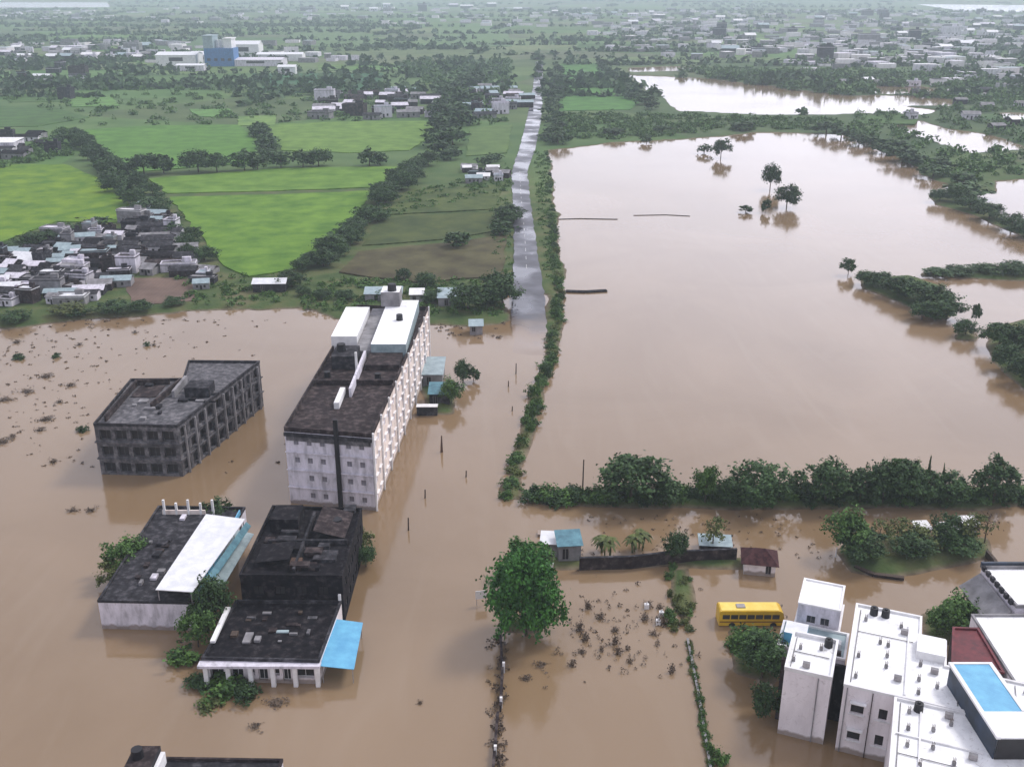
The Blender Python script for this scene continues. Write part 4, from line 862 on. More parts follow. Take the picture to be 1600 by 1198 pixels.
X, Y = G(663, 650); b = MB(); b.box(-2.2, 2.4, -.8, .8, 0, 2.1, M['conc_dark'], M['white']); b.box(-2.3, 2.5, -.9, .9, 2.1, 2.2, M['white']); tag(b.build('awning', None, (X + .5, Y + 1, 0)), 'small white slab awning in front of the blue roofed shed', 'awning')
# sheds behind the tall building
for (x, y, w, d, h, r_, wl, lab) in ((706, 476, 8, 8, 3, 'tin_pale', 'conc_grey', 'grey green tin shed on the bank behind the tall building'), (600, 470, 11, 5, 2.6, 'tin_pale', 'conc_grey', 'long pale shed left of the stair tower on the far bank'), (744, 520, 3.5, 3.5, 2.2, 'tin_pale', 'conc_grey', 'tiny pale hut in the water by the road bank'), (652, 474, 4, 4, 3, 'white', 'conc_grey', 'small white roofed hut on the far bank')):
    X, Y = G(x, y); shed('shed', lab, 'shed', X, Y, w, d, h, .05, r_, wl, z=.3)

# kiosk by the big tree
X, Y = G(888, 872); shed('kiosk', 'small kiosk with teal blue sheet roof at the left end of the dark compound wall', 'kiosk', X, Y + .4, 3.7, 3.4, 3.2, .1, 'tin_teal', 'conc_grey', .9)
X, Y = G(862, 868); shed('hut', 'pale lavender tin hut touching the left side of the teal kiosk', 'hut', X, Y + 1, 3.2, 3.0, 2.6, -.1, 'tin_white', 'conc_grey', .5)
X, Y = G(845, 835); b = MB(); b.prism([(-1.6, -.7), (1.6, -.9), (1.7, .8), (-1.5, .7)], .05, .5, M['plaster_cream']); tag(b.build('platform', None, (X + 1, Y, 0)), 'pale low platform in the water behind the kiosk', 'platform')
X, Y = G(862, 893); b = MB(); b.box(-.25, .25, -.2, .2, -.5, 1.6, M['white']); tag(b.build('post', None, (X, Y, 0)), 'short white post in front of the kiosk', 'post')
# maroon hut
R_ = empty('hut', (*G(1185, 888), 0), -.18); b = MB(); w, d, h = 5.0, 4.4, 2.2
facade(b, (-w / 2, -d / 2), (w / 2, -d / 2), -1, h, M['white_wall'], [(3.9, .3, .9, 1.6)], R_, 'dark', 'frame', .2, wname='door')
for p, q_ in (((w / 2, -d / 2), (w / 2, d / 2)), ((w / 2, d / 2), (-w / 2, d / 2)), ((-w / 2, d / 2), (-w / 2, -d / 2))): facade(b, p, q_, -1, h, M['white'], [], R_)
b.build('wall', R_); b = MB(); o = .5; c_ = [(-w / 2 - o, -d / 2 - o, h), (w / 2 + o, -d / 2 - o, h), (w / 2 + o, d / 2 + o, h), (-w / 2 - o, d / 2 + o, h)]; r1 = (-.8, 0, h + 1.7); r2 = (.8, 0, h + 1.7)
b.poly([c_[0], c_[1], r2, r1], M['maroon_old']); b.poly([c_[1], c_[2], r2], M['maroon_old']); b.poly([c_[2], c_[3], r1, r2], M['maroon_old']); b.poly([c_[3], c_[0], r1], M['maroon_old']); b.poly([(p[0], p[1], h - .06) for p in c_[::-1]], M['maroon_old'])
for i in range(4): j = (i + 1) % 4; b.poly([(c_[i][0], c_[i][1], h - .06), (c_[j][0], c_[j][1], h - .06), c_[j], c_[i]], M['maroon_old'])
b.build('roof', R_); tag(R_, 'white walled hut with maroon hipped roof at the right end of the compound wall', 'hut')
X, Y = G(1118, 862); shed('shed', 'low pale grey tin shed between compound wall and maroon hut', 'shed', X, Y + 1, 5, 3, 1.5, -.1, 'tin_pale', 'conc_dark', .3)

for (x, y, w_, l_) in ((1478, 842, 3.2, 'small white roofed hut among the ragged trees of the grove'), (1510, 832, 2.4, 'tiny pale hut behind the right trees of the grove'), (1438, 840, 2.2, 'tiny white roofed hut left of the other huts in the grove')):
    X, Y = G(x, y); shed('hut', l_, 'hut', X, Y, w_, 2.2, 1.9, .1, 'white', 'conc_grey', .3, z=.4, door=False)
def wall_run(name, label, pts, h, t, m, mc=None, cat='wall', cope=.08, z0=-1.0, posts=None, group=None):
    W_ = [Vector(p) for p in pts]; c = W_[0]; R_ = empty(name, (c.x, c.y, 0)); b = MB(); cb = MB()
    for a, q_ in zip(W_, W_[1:]):
        a = a - c; q_ = q_ - c; d = (q_ - a).normalized(); n = Vector((-d.y, d.x)) * t / 2
        b.prism([tuple(a - n), tuple(q_ - n), tuple(q_ + n), tuple(a + n)], z0, h, M[m]); n = n * 1.5
        cb.prism([tuple(a - n), tuple(q_ - n), tuple(q_ + n), tuple(a + n)], h + .002, h + cope, M[mc or m])
    b.build('wall_body', R_); cb.build('coping', R_); tag(R_, label, cat, group)
    if posts:
        for p in posts: b = MB(); b.box(p[0] - c.x - .18, p[0] - c.x + .18, p[1] - c.y - .18, p[1] - c.y + .18, z0, h + .7, M['white']); b.build('pillar', R_)
    return R_
wall_run('compound_wall', 'dark stained compound wall running from the kiosk to the maroon hut', [G(905, 890), G(985, 888), G(1050, 880), G(1150, 876)], 2.3, .35, 'conc_brown', 'conc_dark')
wall_run('sunk_wall', 'thin pale half sunk wall running down from the weedy path', [G(1074, 1000), G(1090, 1080), G(1112, 1215)], .35, .22, 'conc_brown', 'conc_grey')
wall_run('boundary_wall', 'broken low boundary wall with white pillars at the bottom beside the submerged road', [G(770, 1215), G(778, 1120)], .9, .25, 'conc_brown', 'conc_brown', posts=[G(774, 1180)])
wall_run('boundary_wall', 'second piece of the broken boundary wall with two white pillars below the big tree', [G(782, 1112), G(785, 1055), G(782, 1000)], 1.0, .25, 'conc_brown', 'conc_brown', posts=[G(783, 1105), G(787, 1050)])
wall_run('earth_bank', 'thin dark bank line lying in the lake by the road bend', [G(884, 456), G(915, 457), G(948, 455)], .35, 1.3, 'conc_brown', 'conc_black', cat='bank')
wall_run('earth_bank', 'faint dark broken line in the upper lake nearest the road', [G(870, 343), G(905, 342), G(965, 343)], .1, .6, 'conc_brown', 'conc_brown', cat='bank')
wall_run('earth_bank', 'faint grey line in the upper lake right of the broken line', [G(990, 337), G(1040, 336), G(1078, 338)], .08, .5, 'conc_brown', 'conc_brown', cat='bank')
wall_run('earth_bank', 'brown curved bank edge below the green island', [G(1335, 888), G(1365, 900), G(1412, 906)], .5, .5, 'conc_brown', 'wood', cat='bank')
wall_run('fallen_trunk', 'dark crooked trunk leaning down beside the upper right house', [G(1540, 870), G(1553, 885), G(1560, 905)], 1.3, .35, 'wood', 'wood', cat='trunk')
R_ = empty('signboard', (*G(752, 945), 0), .2); b = MB(); b.box(-.9, .9, -.04, .04, 1.2, 2.6, M['white']); b.build('board', R_)
for s in (-.7, .7): b = MB(); b.bar((s, .08, -1), (s, .08, 2.4), .05, M['frame']); b.build('leg', R_)
tag(R_, 'pale blank board on two legs in the water left of the big green tree', 'signboard')
for (x, y, l_) in ((1010, 950, 'white rag bundle on a stick nearest the weedy path'), (1028, 975, 'larger white bundle among the brown drowned shrubs'), (1033, 962, 'white bundle just above the larger one among brown shrubs')):
    X, Y = G(x, y); b = MB(); b.prism([(-.35, -.3), (.4, -.25), (.3, .3), (-.3, .35)], 0, .8, M['white']); b.bar((0, 0, .8), (.1, 0, 1.2), .2, M['white'], .05); tag(b.build('bundle', None, (X, Y, 0)), l_, 'bundle')
# posts standing in water
gp = 'thin posts standing in the flood'
for (x, y, yt, lab, m_) in ((910, 770, 718, 'thin pole on the bund near the large round tree', 'wood'), (806, 584, 562, 'dark post on the submerged road level with the blue shed', 'wood'), (794, 604, 592, 'short brown post left of the dark post on the submerged road', 'wood'),
                            (800, 642, 632, 'small stub post on the submerged road below the other two', 'wood'), (664, 778, 760, 'brown post in the open water right of the tall building', 'wood'), (638, 828, 802, 'thin brown post below the first one right of the tall building', 'wood'),
                            (690, 706, 672, 'thick brown post with debris right of the tall building', 'rust'), (728, 745, 732, 'short stub in open water left of the strip of bushes', 'wood'), (1305, 870, 850, 'pale stub post by the grove', 'white')):
    X, Y = G(x, y); lo, hi = 0., 20.
    for _ in range(30):
        mm = (lo + hi) / 2; dz = mm - CH; v = 599 - F * (Y * sP + dz * cP) / (Y * cP - dz * sP)
        if v > yt: lo = mm
        else: hi = mm
    lo = lo if Y > 160 and m_ != 'rust' and x == 910 else lo * .75; b = MB(); b.bar((0, 0, -1), (.08, 0, lo), .16 if m_ != 'rust' else .35, M[m_], .12); tag(b.build('post', None, (X, Y, 0)), lab, 'post', gp)

# ------------------------------------------------------------------ white complex at lower right
O_ = Vector((40.8, 103.8)); EX = Vector((.929, -.371)); EY = Vector((.371, .929))
def K(lx, ly): p = O_ + EX * lx + EY * ly; return (p.x, p.y)
def KQ(x0, x1, y0, y1): return [K(x0, y0), K(x1, y0), K(x1, y1), K(x0, y1)]
def kpart(R_, name, x0, x1, y0, y1, z0, z1, m, mt=None):
    b = MB(); l = R_.location; b.prism([(p[0] - l.x, p[1] - l.y) for p in KQ(x0, x1, y0, y1)], z0, z1, M[m], M[mt] if mt else None); return b.build(name, R_)
def studs(R_, pts, z):
    for (a, c) in pts:
        b = MB(); p = Vector(K(a, c)) - Vector(R_.location[:2]); b.box(p.x - .17, p.x + .17, p.y - .17, p.y + .17, z, z + .5, M['conc_grey'])
        for i in (-1, 1):
            for j in (-1, 1): b.bar((p.x + i * .1, p.y + j * .1, z + .5), (p.x + i * .12, p.y + j * .1, z + 1.0), .025, M['rust'])
        b.build('column_stub', R_)
K1 = building('white_house', 'narrow white roofed house with a blank lavender wall left of the dark gap', 'building', KQ(-7.2, -1.5, .3, 8.6), 9.8, 'white_wall', 'white_roof', .55, 'white', (None, None, None, grid(8.3, 2, 3, .2, 3.2, 1, 1.2, 1)))
studs(K1, ((-5.9, 5.5), (-3.4, 6.2), (-6.4, 2.6)), 9.82)
kpart(K1, 'drain_ledge', -7.9, -7.3, 3, 3.6, -1, 9.4, 'conc_brown')
gapb = MB(); g_ = KQ(-1.45, -.05, 5.5, 6.0); gapb.prism([(p[0] - g_[0][0], p[1] - g_[0][1]) for p in g_], -1, 8.5, M['conc_black']); tag(gapb.build('gap_shade_wall', None, (g_[0][0], g_[0][1], 0)), 'dark wall carrying the shade of the narrow gap between the two white buildings', 'wall')  # near-black colour stands for the shade inside the gap
wk = [(1.9, 6.2, 1.5, 1.5), (1.9, 2.2, 1.5, 1.5), (4.9, 6.1, 1.0, 1.6), (4.9, 2.2, 1.0, 1.6)]
K2 = building('white_building', 'large white roofed building with column stubs and two big dark windows', 'building', [K(0, -.2), K(14.2, -.2), K(14.2, 8.4), K(11.6, 8.4), K(11.6, 14), K(8.5, 14), K(8.5, 18.7), K(0, 18.7)], 9.8, 'white_wall', 'white_roof', .35, 'white', (wk, None, None, None, None, None, None, grid(18, 4, 3, .2, 3.2, 1, 1.3, 1)), pane='dark', frame='conc_brown', depth=.35)
studs(K2, ((1.2, 2), (1.2, 6.5), (3.6, 10.5), (4.6, 5.4), (4.6, 10.2), (4.6, 7.8), (8.5, 1.5), (8.5, 4.2), (8.6, 7.4), (1.5, 15.2), (6.0, 15.2), (10.6, 3.5), (12.6, 7.0)), 9.82)
kpart(K2, 'roof_box', 8.0, 11.4, 8.9, 12.9, 9.83, 11.0, 'white', 'white_roof')
kpart(K2, 'roof_kerb', 6.9, 7.1, .4, 16, 9.83, 10.15, 'white')
kpart(K2, 'shade_slab', 1.0, 2.9, -.8, -.22, 7.85, 8.0, 'white'); kpart(K2, 'shade_slab', 1.0, 2.9, -.8, -.22, 3.85, 4.0, 'white')
K3 = building('white_wing', 'lower right white roof wing filling the bottom corner of the picture', 'building', [K(5.9, -16), K(30, -16), K(30, -.25), K(5.9, -.25)], 9.7, 'white_wall', 'white_roof', .35, 'white', (grid(24, 6, 3, .2, 3.2, 1.2, 1.3, 1), None, None, [(13.6, 6.1, 1.1, 1.5), (13.6, 2.4, 1.1, 1.5), (9.5, 6.1, 1.1, 1.5), (9.5, 2.4, 1.1, 1.5)]), pane='dark', frame='conc_brown')
studs(K3, ((7.6, -2.5), (7.6, -5.6), (7.6, -8.6), (10.3, -4.8), (10.3, -8.0), (12.5, -9.8), (12.2, -3.0), (9.0, -11.5), (14.4, -11.0), (17.5, -12)), 9.72)
b = MB(); l = K3.location; p_ = Vector(K(5.2, -13)) ; b.prism([(p[0] - l.x, p[1] - l.y) for p in KQ(5.0, 5.8, -14, -8.5)], 1, 3.1, M['maroon']); b.build('red_canopy', K3)
kpart(K3, 'roof_kerb', 8.8, 9.0, -14, -1, 9.73, 10.0, 'white'); kpart(K3, 'roof_kerb', 6.3, 15.5, -6.9, -6.7, 9.73, 9.95, 'white')
K4 = building('white_building', 'white roof terrace right of the blue canopy at the picture edge', 'building', [K(14.4, -.2), K(30, -.2), K(30, 8.4), K(14.4, 8.4)], 9.7, 'white_wall', 'white_roof', .3, 'white', (None,) * 4)
studs(K4, ((20.6, 6.6), (23.2, 4.5)), 9.72)
R_ = empty('roof_canopy', (56, 98, 9.75)); tag(R_, 'raised light blue roof canopy with white border and sides coloured dark for its shade', 'canopy')
l = R_.location
b = MB(); b.box(53.7 - l.x, 58.0 - l.x, 95.0 - l.y, 103.6 - l.y, 3.1, 3.22, M['tin_blue']); b.build('blue_sheet', R_)
b = MB(); b.box(53.2 - l.x, 53.68 - l.x, 90.6 - l.y, 104 - l.y, 3.0, 3.3, M['white']); b.box(53.7 - l.x, 68 - l.x, 90.6 - l.y, 94.95 - l.y, 3.05, 3.25, M['white_roof']); b.box(58.02 - l.x, 58.5 - l.x, 95 - l.y, 104 - l.y, 3.0, 3.3, M['white']); b.box(53.7 - l.x, 58 - l.x, 103.62 - l.y, 104 - l.y, 3.0, 3.3, M['white']); b.build('white_sheet', R_)
b = MB(); b.box(53.4 - l.x, 53.55 - l.x, 91 - l.y, 103.8 - l.y, 0, 2.98, M['navy']); b.box(53.6 - l.x, 68 - l.x, 90.9 - l.y, 91.05 - l.y, 0, 2.98, M['dark']); b.build('side_wall', R_)  # navy and black sides paint the shadowed edge below the sheets
b = MB()
for x in (53.9, 58.2): b = MB(); b.box(x - l.x, x + .2 - l.x, 103.3 - l.y, 103.5 - l.y, 0, 2.98, M['frame']); b.build('post', R_)
K5 = building('maroon_terrace', 'low block with dark maroon terrace between white roofs', 'building', [(57.0, 110.6), (62.8, 108.3), (63.6, 118), (60.2, 118.2)], 8.0, 'conc_brown', 'maroon', .3, 'maroon', (None,) * 4)
K6 = building('white_house', 'white flat roof upper right of the maroon terrace with a stepped grey edge', 'building', [(63.2, 106.4), (85, 98), (85, 121.2), (64.0, 121.2)], 8.0, 'white_wall', 'white_roof', .35, 'conc_grey', (None, None, None, grid(9, 2, 2, .3, 3.2, 1.1, 1.2, 1)))
K7 = building('upper_right_house', 'grey walled house with white roof at the right picture edge above the other white roofs', 'building', [(70.8, 122.5), (90, 122.5), (90, 133), (70.4, 133)], 8.4, 'plaster_grey', 'white_roof', .5, 'conc_grey', (grid(19, 5, 2, .3, 3.2, 1.2, 1.2, 1), None, None, grid(10, 3, 2, .3, 3.2, 1.2, 1.3, 1)))
l = K7.location; b = MB()
b.prism([(67.4 - l.x, 122.6 - l.y), (70.3 - l.x, 122.6 - l.y), (70.3 - l.x, 132.8 - l.y), (67.4 - l.x, 132.8 - l.y)], [5.4, 7.6, 7.6, 5.4], [5.55, 7.75, 7.75, 5.55], M['conc_grey']); b.build('lean_to_roof', K7)
for i in range(7): y = 123.2 + i * 1.45; b = MB(); b.box(70.2 - l.x, 70.68 - l.x, y - l.y, y + .7 - l.y, 8.45, 9.15, M['conc_dark']); b.build('parapet_block', K7)
for i in range(3): y = 124 + i * 3.6; b = MB(); b.box(67.6 - l.x, 67.8 - l.x, y - l.y, y + .2 - l.y, -1, 5.45, M['frame']); b.build('post', K7)
part_box(K7, 'back_parapet', 70.4, 90, 133.1, 133.5, 8.4, 9.3, 'navy')
K8 = building('white_house', 'small white flat roofed house just right of the yellow bus', 'building', KQ(-7.7, -1.9, 19.3, 26.2), 7.8, 'plaster_grey', 'white_roof', .25, 'white', (grid(5.8, 2, 2, .3, 3.4, 1.2, 1.2, 1.3), None, None, grid(6.8, 2, 2, .3, 3.4, 1, 1.2, 1.2)), slabs=1, fh=4.6, slab_m='white')
kp = KQ(-9.4, -.4, 12.6, 18.9)
K9 = building('annex', 'low bluish grey annex with a pale roof between the bus and the white roofs', 'building', kp, 4.6, 'plaster_grey', 'tin_pale', .3, 'white', (None, None, None, grid(6, 2, 1, .3, 3.4, 1, 1.2, 1.2)))
kpart(K9, 'roof_room', -8.8, -5.8, 14, 17, 4.62, 6.2, 'tin_blue', 'tin_white'); kpart(K9, 'roof_bench', -4.2, -1.2, 15, 16, 4.62, 5.4, 'white'); kpart(K9, 'roof_bench', -3.4, -1.0, 13.2, 13.9, 4.62, 5.2, 'conc_brown')

# roof services: pipes, tanks, cooling units
for R0, z, pipes, tanks, acs in ((K1, 9.82, [((-6.6, 1.2), (-6.6, 7.8)), ((-6.6, 4.6), (-2.2, 4.6))], [(-2.6, 7.4)], [(-5.2, 1.6)]), (K2, 9.82, [((.7, .8), (.7, 17.5)), ((.7, 12.2), (7.6, 12.2)), ((12.9, .8), (12.9, 7.6))], [(2.4, 17.2), (3.9, 17.2)], [(5.6, 3.0), (9.8, 6.2), (6.0, 13.6)]),
                                 (K3, 9.72, [((6.6, -14.5), (6.6, -1)), ((6.6, -10.2), (14.6, -10.2))], [(8.6, -1.6)], [(11.5, -2.0), (14.0, -8.4)]), (K4, 9.72, [((19.5, .5), (19.5, 7.6))], [(21.5, 1.6)], [])):
    l = R0.location
    for a, c in pipes:
        b = MB(); p = Vector(K(*a)); q_ = Vector(K(*c)); b.bar((p.x - l.x, p.y - l.y, z + .12), (q_.x - l.x, q_.y - l.y, z + .12), .06, M['conc_grey'], .06, 6); b.build('pipe', R0)
    for a in tanks:
        b = MB(); p = Vector(K(*a)); b.bar((p.x - l.x, p.y - l.y, z), (p.x - l.x, p.y - l.y, z + 1.1), .55, M['black'], .5, 14); b.bar((p.x - l.x, p.y - l.y, z + 1.1), (p.x - l.x, p.y - l.y, z + 1.3), .22, M['black'], .2, 10); b.build('water_tank', R0)
    for a in acs:
        b = MB(); b.prism([(p[0] - l.x, p[1] - l.y) for p in KQ(a[0], a[0] + .9, a[1], a[1] + .5)], z + .1, z + .75, M['frame'], M['conc_grey']); b.build('cooling_unit', R0)
for (a, c, zz) in ((1.9, -.22, 6.15), (1.9, -.22, 2.15), (4.9, -.22, 6.05), (4.9, -.22, 2.15)):
    b = MB(); l = K2.location; b.prism([(p[0] - l.x, p[1] - l.y) for p in KQ(a - .95, a + .95, -.42, -.21)], zz - .12, zz - .02, M['white']); b.build('sill', K2)
kpart(K1, 'drain_pipe', -3.1, -2.98, .16, .28, -1, 9.7, 'conc_grey'); kpart(K2, 'drain_pipe', .4, .52, -.34, -.22, -1, 9.7, 'conc_grey'); kpart(K2, 'drain_pipe', 3.4, 3.5, -.33, -.22, -1, 9.7, 'conc_brown')

# ------------------------------------------------------------------ yellow bus standing in the water
R_ = empty('bus', (36.0, 131.6, -.35), 0.0); tag(R_, 'yellow bus standing in the flood beside the small white flat roofed house', 'bus')
b = MB(); bw, bl_ = 1.25, 4.9
prof = [(-bl_, .45), (bl_ - .5, .45), (bl_, .7), (bl_, 1.5), (bl_ - .25, 2.6), (bl_ - .7, 2.95), (-bl_ + .15, 2.95), (-bl_, 2.7)]
k_ = len(prof)
for s in (-1, 1): b.poly([(x, s * bw, z) for x, z in (prof if s < 0 else prof[::-1])], M['yellow'])
for i in range(k_):
    p, q_ = prof[i], prof[(i + 1) % k_]; b.poly([(p[0], -bw, p[1]), (q_[0], -bw, q_[1]), (q_[0], bw, q_[1]), (p[0], bw, p[1])], M['yellow'])
b.build('body', R_)
b = MB(); b.prism([(-bl_ + .3, -1.1), (bl_ - .9, -1.1), (bl_ - .9, 1.1), (-bl_ + .3, 1.1)], 2.953, 3.05, M['yellowroof']); b.build('roof', R_)
for s in (-1, 1):
    for i in range(7):
        b = MB(); x0 = -bl_ + .5 + i * 1.24; b.box(x0, x0 + 1.08, s * (bw + .005) - .012, s * (bw + .005) + .012, 1.6, 2.35, M['glass']); b.build('window', R_)
    b = MB(); b.box(-bl_ + .1, bl_ - .3, s * (bw + .01) - .012, s * (bw + .01) + .012, 1.05, 1.2, M['maroon']); b.build('stripe', R_)
b = MB(); b.poly([(bl_ + .012, -1.1, 1.55), (bl_ + .012, 1.1, 1.55), (bl_ - .2, 1.1, 2.55), (bl_ - .2, -1.1, 2.55)], M['glass']); b.build('windscreen', R_)
for x in (-bl_ + 2.0, bl_ - 1.6):
    for s in (-1, 1): b = MB(); b.bar((x, s * 1.0, .5), (x, s * 1.27, .5), .5, M['tyre'], .5, 16); b.build('wheel', R_)
b = MB(); b.box(bl_, bl_ + .14, -1.15, 1.15, .5, .75, M['tyre']); b.build('bumper', R_)
b = MB(); b.prism([(-2.2, -.5), (-.9, -.5), (-.9, .5), (-2.2, .5)], 3.053, 3.2, M['frame']); b.build('roof_vent', R_)
for s in (-1, 1): b = MB(); b.bar((bl_ - .1, s * 1.25, 2.4), (bl_ + .25, s * 1.5, 2.35), .025, M['black']); b.box(bl_ + .2, bl_ + .28, s * 1.5 - .1, s * 1.5 + .1, 1.95, 2.35, M['black']); b.build('mirror', R_)
for s in (-1, 1): b = MB(); b.bar((bl_ - .02, s * .9, .95), (bl_ + .04, s * .9, .95), .13, M['lamp'], .12, 10); b.build('headlight', R_)

# ------------------------------------------------------------------ villages and the far factory
HM = {}
def house_mesh(kind, w, d, h, wall, roof):
    k = (kind, w, d, h, wall, roof)
    if k in HM: return HM[k]
    wb_ = MB(); rb_ = MB()
    ops = [(w * .25, 1.0, .9, 1.1), (w * .72, 1.0, .9, 1.1)]; 
    wb_.box(-w / 2, w / 2, -d / 2, d / 2, -.5, h, M[wall])
    for u, z, ww, hh in ops: wb_.box(-w / 2 + u - ww / 2, -w / 2 + u + ww / 2, -d / 2 - .03, -d / 2 - .004, z, z + hh, M['dark'])
    wb_.box(-.5 + w * 0, .4, -d / 2 - .03, -d / 2 - .004, 0, 2.0, M['dark'])
    if kind == 'flat':
        rb_.box(-w / 2 - .2, w / 2 + .2, -d / 2 - .2, d / 2 + .2, h + .002, h + .2, M[roof])
        for x0, x1, y0, y1 in ((-w / 2, w / 2, -d / 2, -d / 2 + .2), (-w / 2, w / 2, d / 2 - .2, d / 2), (-w / 2, -w / 2 + .2, -d / 2 + .2, d / 2 - .2), (w / 2 - .2, w / 2, -d / 2 + .2, d / 2 - .2)): rb_.box(x0, x1, y0, y1, h + .202, h + .7, M[wall])
        rb_.box(w * .1, w * .35, d * .1, d * .35, h + .202, h + 2.0, M[wall])
    else:
        for s in (-1, 1):
            rb_.prism([(-w / 2 - .3, s * (d / 2 + .4)), (w / 2 + .3, s * (d / 2 + .4)), (w / 2 + .3, 0), (-w / 2 - .3, 0)], [h - .1, h - .1, h + d * .2, h + d * .2], [h, h, h + d * .2 + .1, h + d * .2 + .1], M[roof])
    HM[k] = (wb_.mesh('wall'), rb_.mesh('roof')); return HM[k]
ROOFS = ['tin_pale', 'conc_grey', 'conc_dark', 'white', 'plaster_grey', 'conc_black', 'tin_white', 'conc_grey', 'conc_dark', 'plaster_grey']
def house(x, y, label, group, z=.75, sc=1.0, one=False, roofs=ROOFS, rz=None):
    kind = RND.choice(('flat', 'gable', 'gable')); w = RND.choice((5, 7, 9, 12)); d = RND.choice((5, 6.5)); h = RND.choice((2.6, 3.2, 5.6)) if kind == 'flat' else RND.choice((2.4, 3.0)); roof = RND.choice(roofs); wall = RND.choice(('conc_grey', 'plaster_grey', 'conc_dark', 'conc_brown'))
    wm, rm = house_mesh(kind, w, d, h, wall, roof); o = empty('village_house', (x, y, z), RND.uniform(-.25, .25) if rz is None else rz); o.scale = (sc,) * 3
    mobj('wall', wm, o); mobj('roof', rm, o); tag(o, label, 'house', group); return o
def village(P_, n, label, group, mind, sc=1.0, **k):
    P2 = px(*P_); x0 = min(p[0] for p in P2); x1 = max(p[0] for p in P2); y0 = min(p[1] for p in P2); y1 = max(p[1] for p in P2); pts = []; t = 0
    while len(pts) < n and t < 6000:
        t += 1; p = (RND.uniform(x0, x1), RND.uniform(y0, y1))
        if in_poly(p, P2) and not wet(*p) and all(math.dist(p, q) > mind for q in pts): pts.append(p); house(*p, label, group, sc=sc, **k)
village([(-60, 410), (55, 395), (100, 366), (188, 366), (190, 452), (130, 478), (20, 480), (-60, 478)], 100, 'small grey or pale roofed house crowded in the village at the left edge', 'crowded village houses at the left edge', 5.1, .78, roofs=['tin_pale', 'conc_grey', 'conc_dark', 'conc_dark', 'plaster_grey', 'conc_black', 'tin_white', 'conc_dark', 'conc_black', 'plaster_grey'])
village([(196, 385), (225, 350), (262, 350), (305, 415), (300, 436), (196, 432)], 28, 'dark roofed house in the tight cluster at the right of the left village', 'dark roofed houses at the right of the left village', 6.2, .95, roofs=['conc_dark', 'conc_black', 'conc_dark', 'conc_grey', 'conc_brown'])
village([(205, 345), (228, 325), (252, 345), (245, 362), (212, 362)], 6, 'pale roofed house at the top of the village beside the diagonal lane', 'pale roofed houses by the diagonal lane', 7, .9, roofs=['white', 'tin_pale'])
village([(300, 420), (332, 418), (335, 455), (304, 455)], 4, 'pale shed between the village and the large green field', 'pale sheds below the large green field', 5, .7, roofs=['tin_pale', 'conc_grey'])
X, Y = G(424, 456); shed('farm_shed', 'pale long farm shed at the lower tip of the large green field', 'shed', X, Y, 10, 6.5, 2.8, .05, 'tin_white', 'conc_dark', 1.0, gable=True, z=.7)
village([(495, 152), (560, 148), (640, 146), (690, 155), (685, 188), (500, 190)], 38, 'small house in the greyish hamlet behind the upper pale field', 'hamlet houses behind the upper pale field', 13, 1.35, roofs=['plaster_grey', 'conc_brown', 'conc_grey', 'tin_pale', 'conc_dark'])
village([(728, 140), (825, 135), (815, 185), (735, 188)], 26, 'small house in the hamlet left of the far road', 'hamlet houses left of the far road', 13, 1.35, roofs=['plaster_grey', 'conc_brown', 'conc_grey', 'tin_pale', 'conc_dark'])
village([(728, 266), (786, 262), (786, 288), (732, 290)], 9, 'pale shed by the road below the small square field', 'pale sheds by the road', 7, .9, roofs=['tin_pale', 'conc_grey', 'white'])
village([(-20, 215), (60, 215), (100, 235), (95, 255), (-20, 252)], 12, 'grey farm building above the left bright field', 'grey farm buildings above the left field', 11, 1.1, roofs=['conc_dark', 'conc_black'])
X, Y = G(5, 236); shed('farm_shed', 'large white roofed farm shed at the left picture edge above the fields', 'shed', X, Y, 20, 14, 5, 0, 'white', 'plaster_grey', 1.0, z=.7)
village([(0, 78), (240, 74), (240, 98), (0, 100)], 26, 'far small house in the row left of the factory', 'far houses left of the factory', 20, 2.0, roofs=['white', 'tin_pale', 'conc_grey', 'tin_white', 'plaster_grey'])
village([(30, 110), (130, 108), (130, 160), (0, 160)], 9, 'hazy lone farmhouse below the far row of houses', 'farmhouses below the far row', 22, 1.5)
village([(860, 22), (1580, 22), (1600, 60), (1560, 105), (1180, 100), (980, 80)], 55, 'tiny hazy house in the distant town at upper right', 'distant town houses at upper right', 34, 2.6, roofs=['white', 'tin_pale', 'tin_white', 'white', 'plaster_grey'])
village([(470, 10), (860, 12), (860, 46), (470, 40)], 10, 'tiny hazy building on the horizon above the fields', 'hazy buildings on the horizon', 60, 4, roofs=['white', 'tin_white', 'plaster_grey'])
village([(1300, 125), (1600, 150), (1600, 235), (1420, 215)], 12, 'lone house among the scrub right of the ponds', 'houses among the scrub right of the ponds', 30, 1.3)

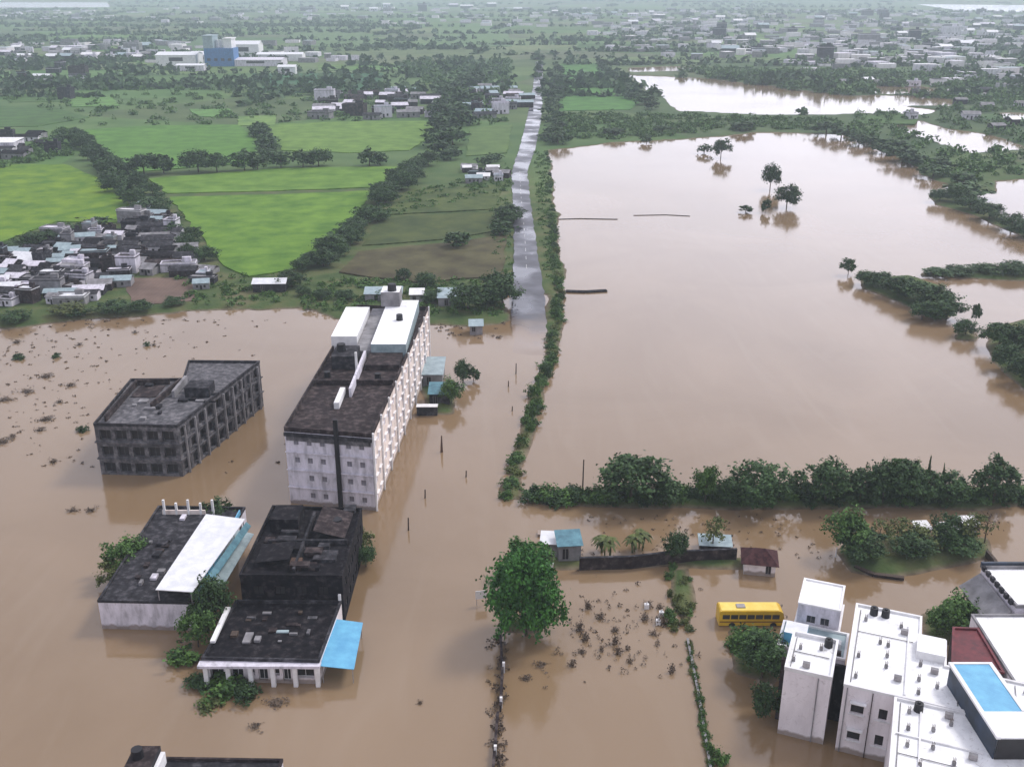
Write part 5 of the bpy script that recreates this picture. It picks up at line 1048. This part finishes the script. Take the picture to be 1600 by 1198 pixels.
bl = {k: MB() for k in 'ab'}
for P_, n in (([(860, 14), (1620, 18), (1640, 60), (1560, 108), (1180, 102), (940, 84)], 520), ([(-40, 14), (860, 12), (860, 46), (400, 40), (-40, 30)], 160), ([(1100, 60), (1600, 60), (1600, 170), (1380, 150)], 90), ([(0, 70), (480, 66), (620, 100), (400, 100), (0, 100)], 70)):
    P2 = px(*P_); t = 0
    for _ in range(n):
        while True:
            y = 900 * math.exp(RND.random() * 2.2); p = (RND.uniform(-.62, .62) * y, y)
            if in_poly(p, P2) and not wet(*p): break
        w, d, h = RND.uniform(7, 20) * (1 + y / 6000), RND.uniform(7, 14) * (1 + y / 6000), RND.uniform(3, 9); an = RND.uniform(-.4, .4); c, sn = math.cos(an), math.sin(an)
        q = [(p[0] + a * c - e * sn, p[1] + a * sn + e * c) for a, e in ((-w / 2, -d / 2), (w / 2, -d / 2), (w / 2, d / 2), (-w / 2, d / 2))]
        bl['a'].prism(q, .5, h, M[RND.choice(('plaster_grey', 'white_wall', 'conc_grey'))], M[RND.choice(('white', 'tin_pale', 'plaster_grey', 'conc_grey', 'conc_grey', 'conc_dark'))], bottom=False)
tag(bl['a'].build('distant_town'), 'countless tiny pale roofs of distant towns fading into haze', 'town', kind='stuff')

def fshed(x, y, w, d, h, roof, label, wall='white'):
    X, Y = G(x, y); shed('factory_shed', label, 'factory shed', X, Y, w, d, h, .03, roof, wall, h * .25, gable=True, z=.8, over=.8, door=False)
fshed(282, 103, 46, 34, 12, 'tin_white', 'broad white factory hall at the left of the far factory')
fshed(322, 98, 30, 60, 10, 'tin_white', 'second white factory hall next to the blue tower')
fshed(300, 112, 30, 14, 6, 'tin_white', 'low white shed in front of the white factory halls', 'plaster_grey')
fshed(440, 96, 56, 26, 8, 'tin_white', 'long white shed at the right of the far factory')
fshed(405, 103, 60, 40, 7, 'plaster_grey', 'wide grey shed in the middle of the far factory', 'plaster_grey')
fshed(450, 118, 18, 12, 8, 'tin_white', 'small white shed at the lower right of the far factory')
fshed(385, 90, 40, 30, 16, 'tin_white', 'white block behind the blue factory tower')
X, Y = G(348, 104); R_ = empty('factory_tower', (X, Y, .8)); tag(R_, 'tall blue and pale factory tower block above the white halls', 'factory tower')
b = MB(); b.box(-17, 17, -12, 12, -1, 20, M['blue']); b.box(-17, -6, -12, 12, 20.01, 33, M['tin_pale']); b.box(6, 15, -10, 10, 20.01, 30, M['white']); b.build('tower_body', R_)
b = MB(); b.box(-18, -5, -13, 13, 33.02, 34, M['tin_pale']); b.box(5, 16, -11, 11, 30.02, 31, M['white']); b.build('roof', R_)
for x in (-4, 0, 4): b = MB(); b.bar((x * 1.0, 0, 20), (x * 1.0, 0, 29), 1.7, M['tin_white'], 1.7, 12); b.build('silo', R_)
for i in range(4): b = MB(); b.box(-14 + i * 8, -10 + i * 8, -12.06, -12.01, 6, 9, M['glass']); b.build('window', R_)
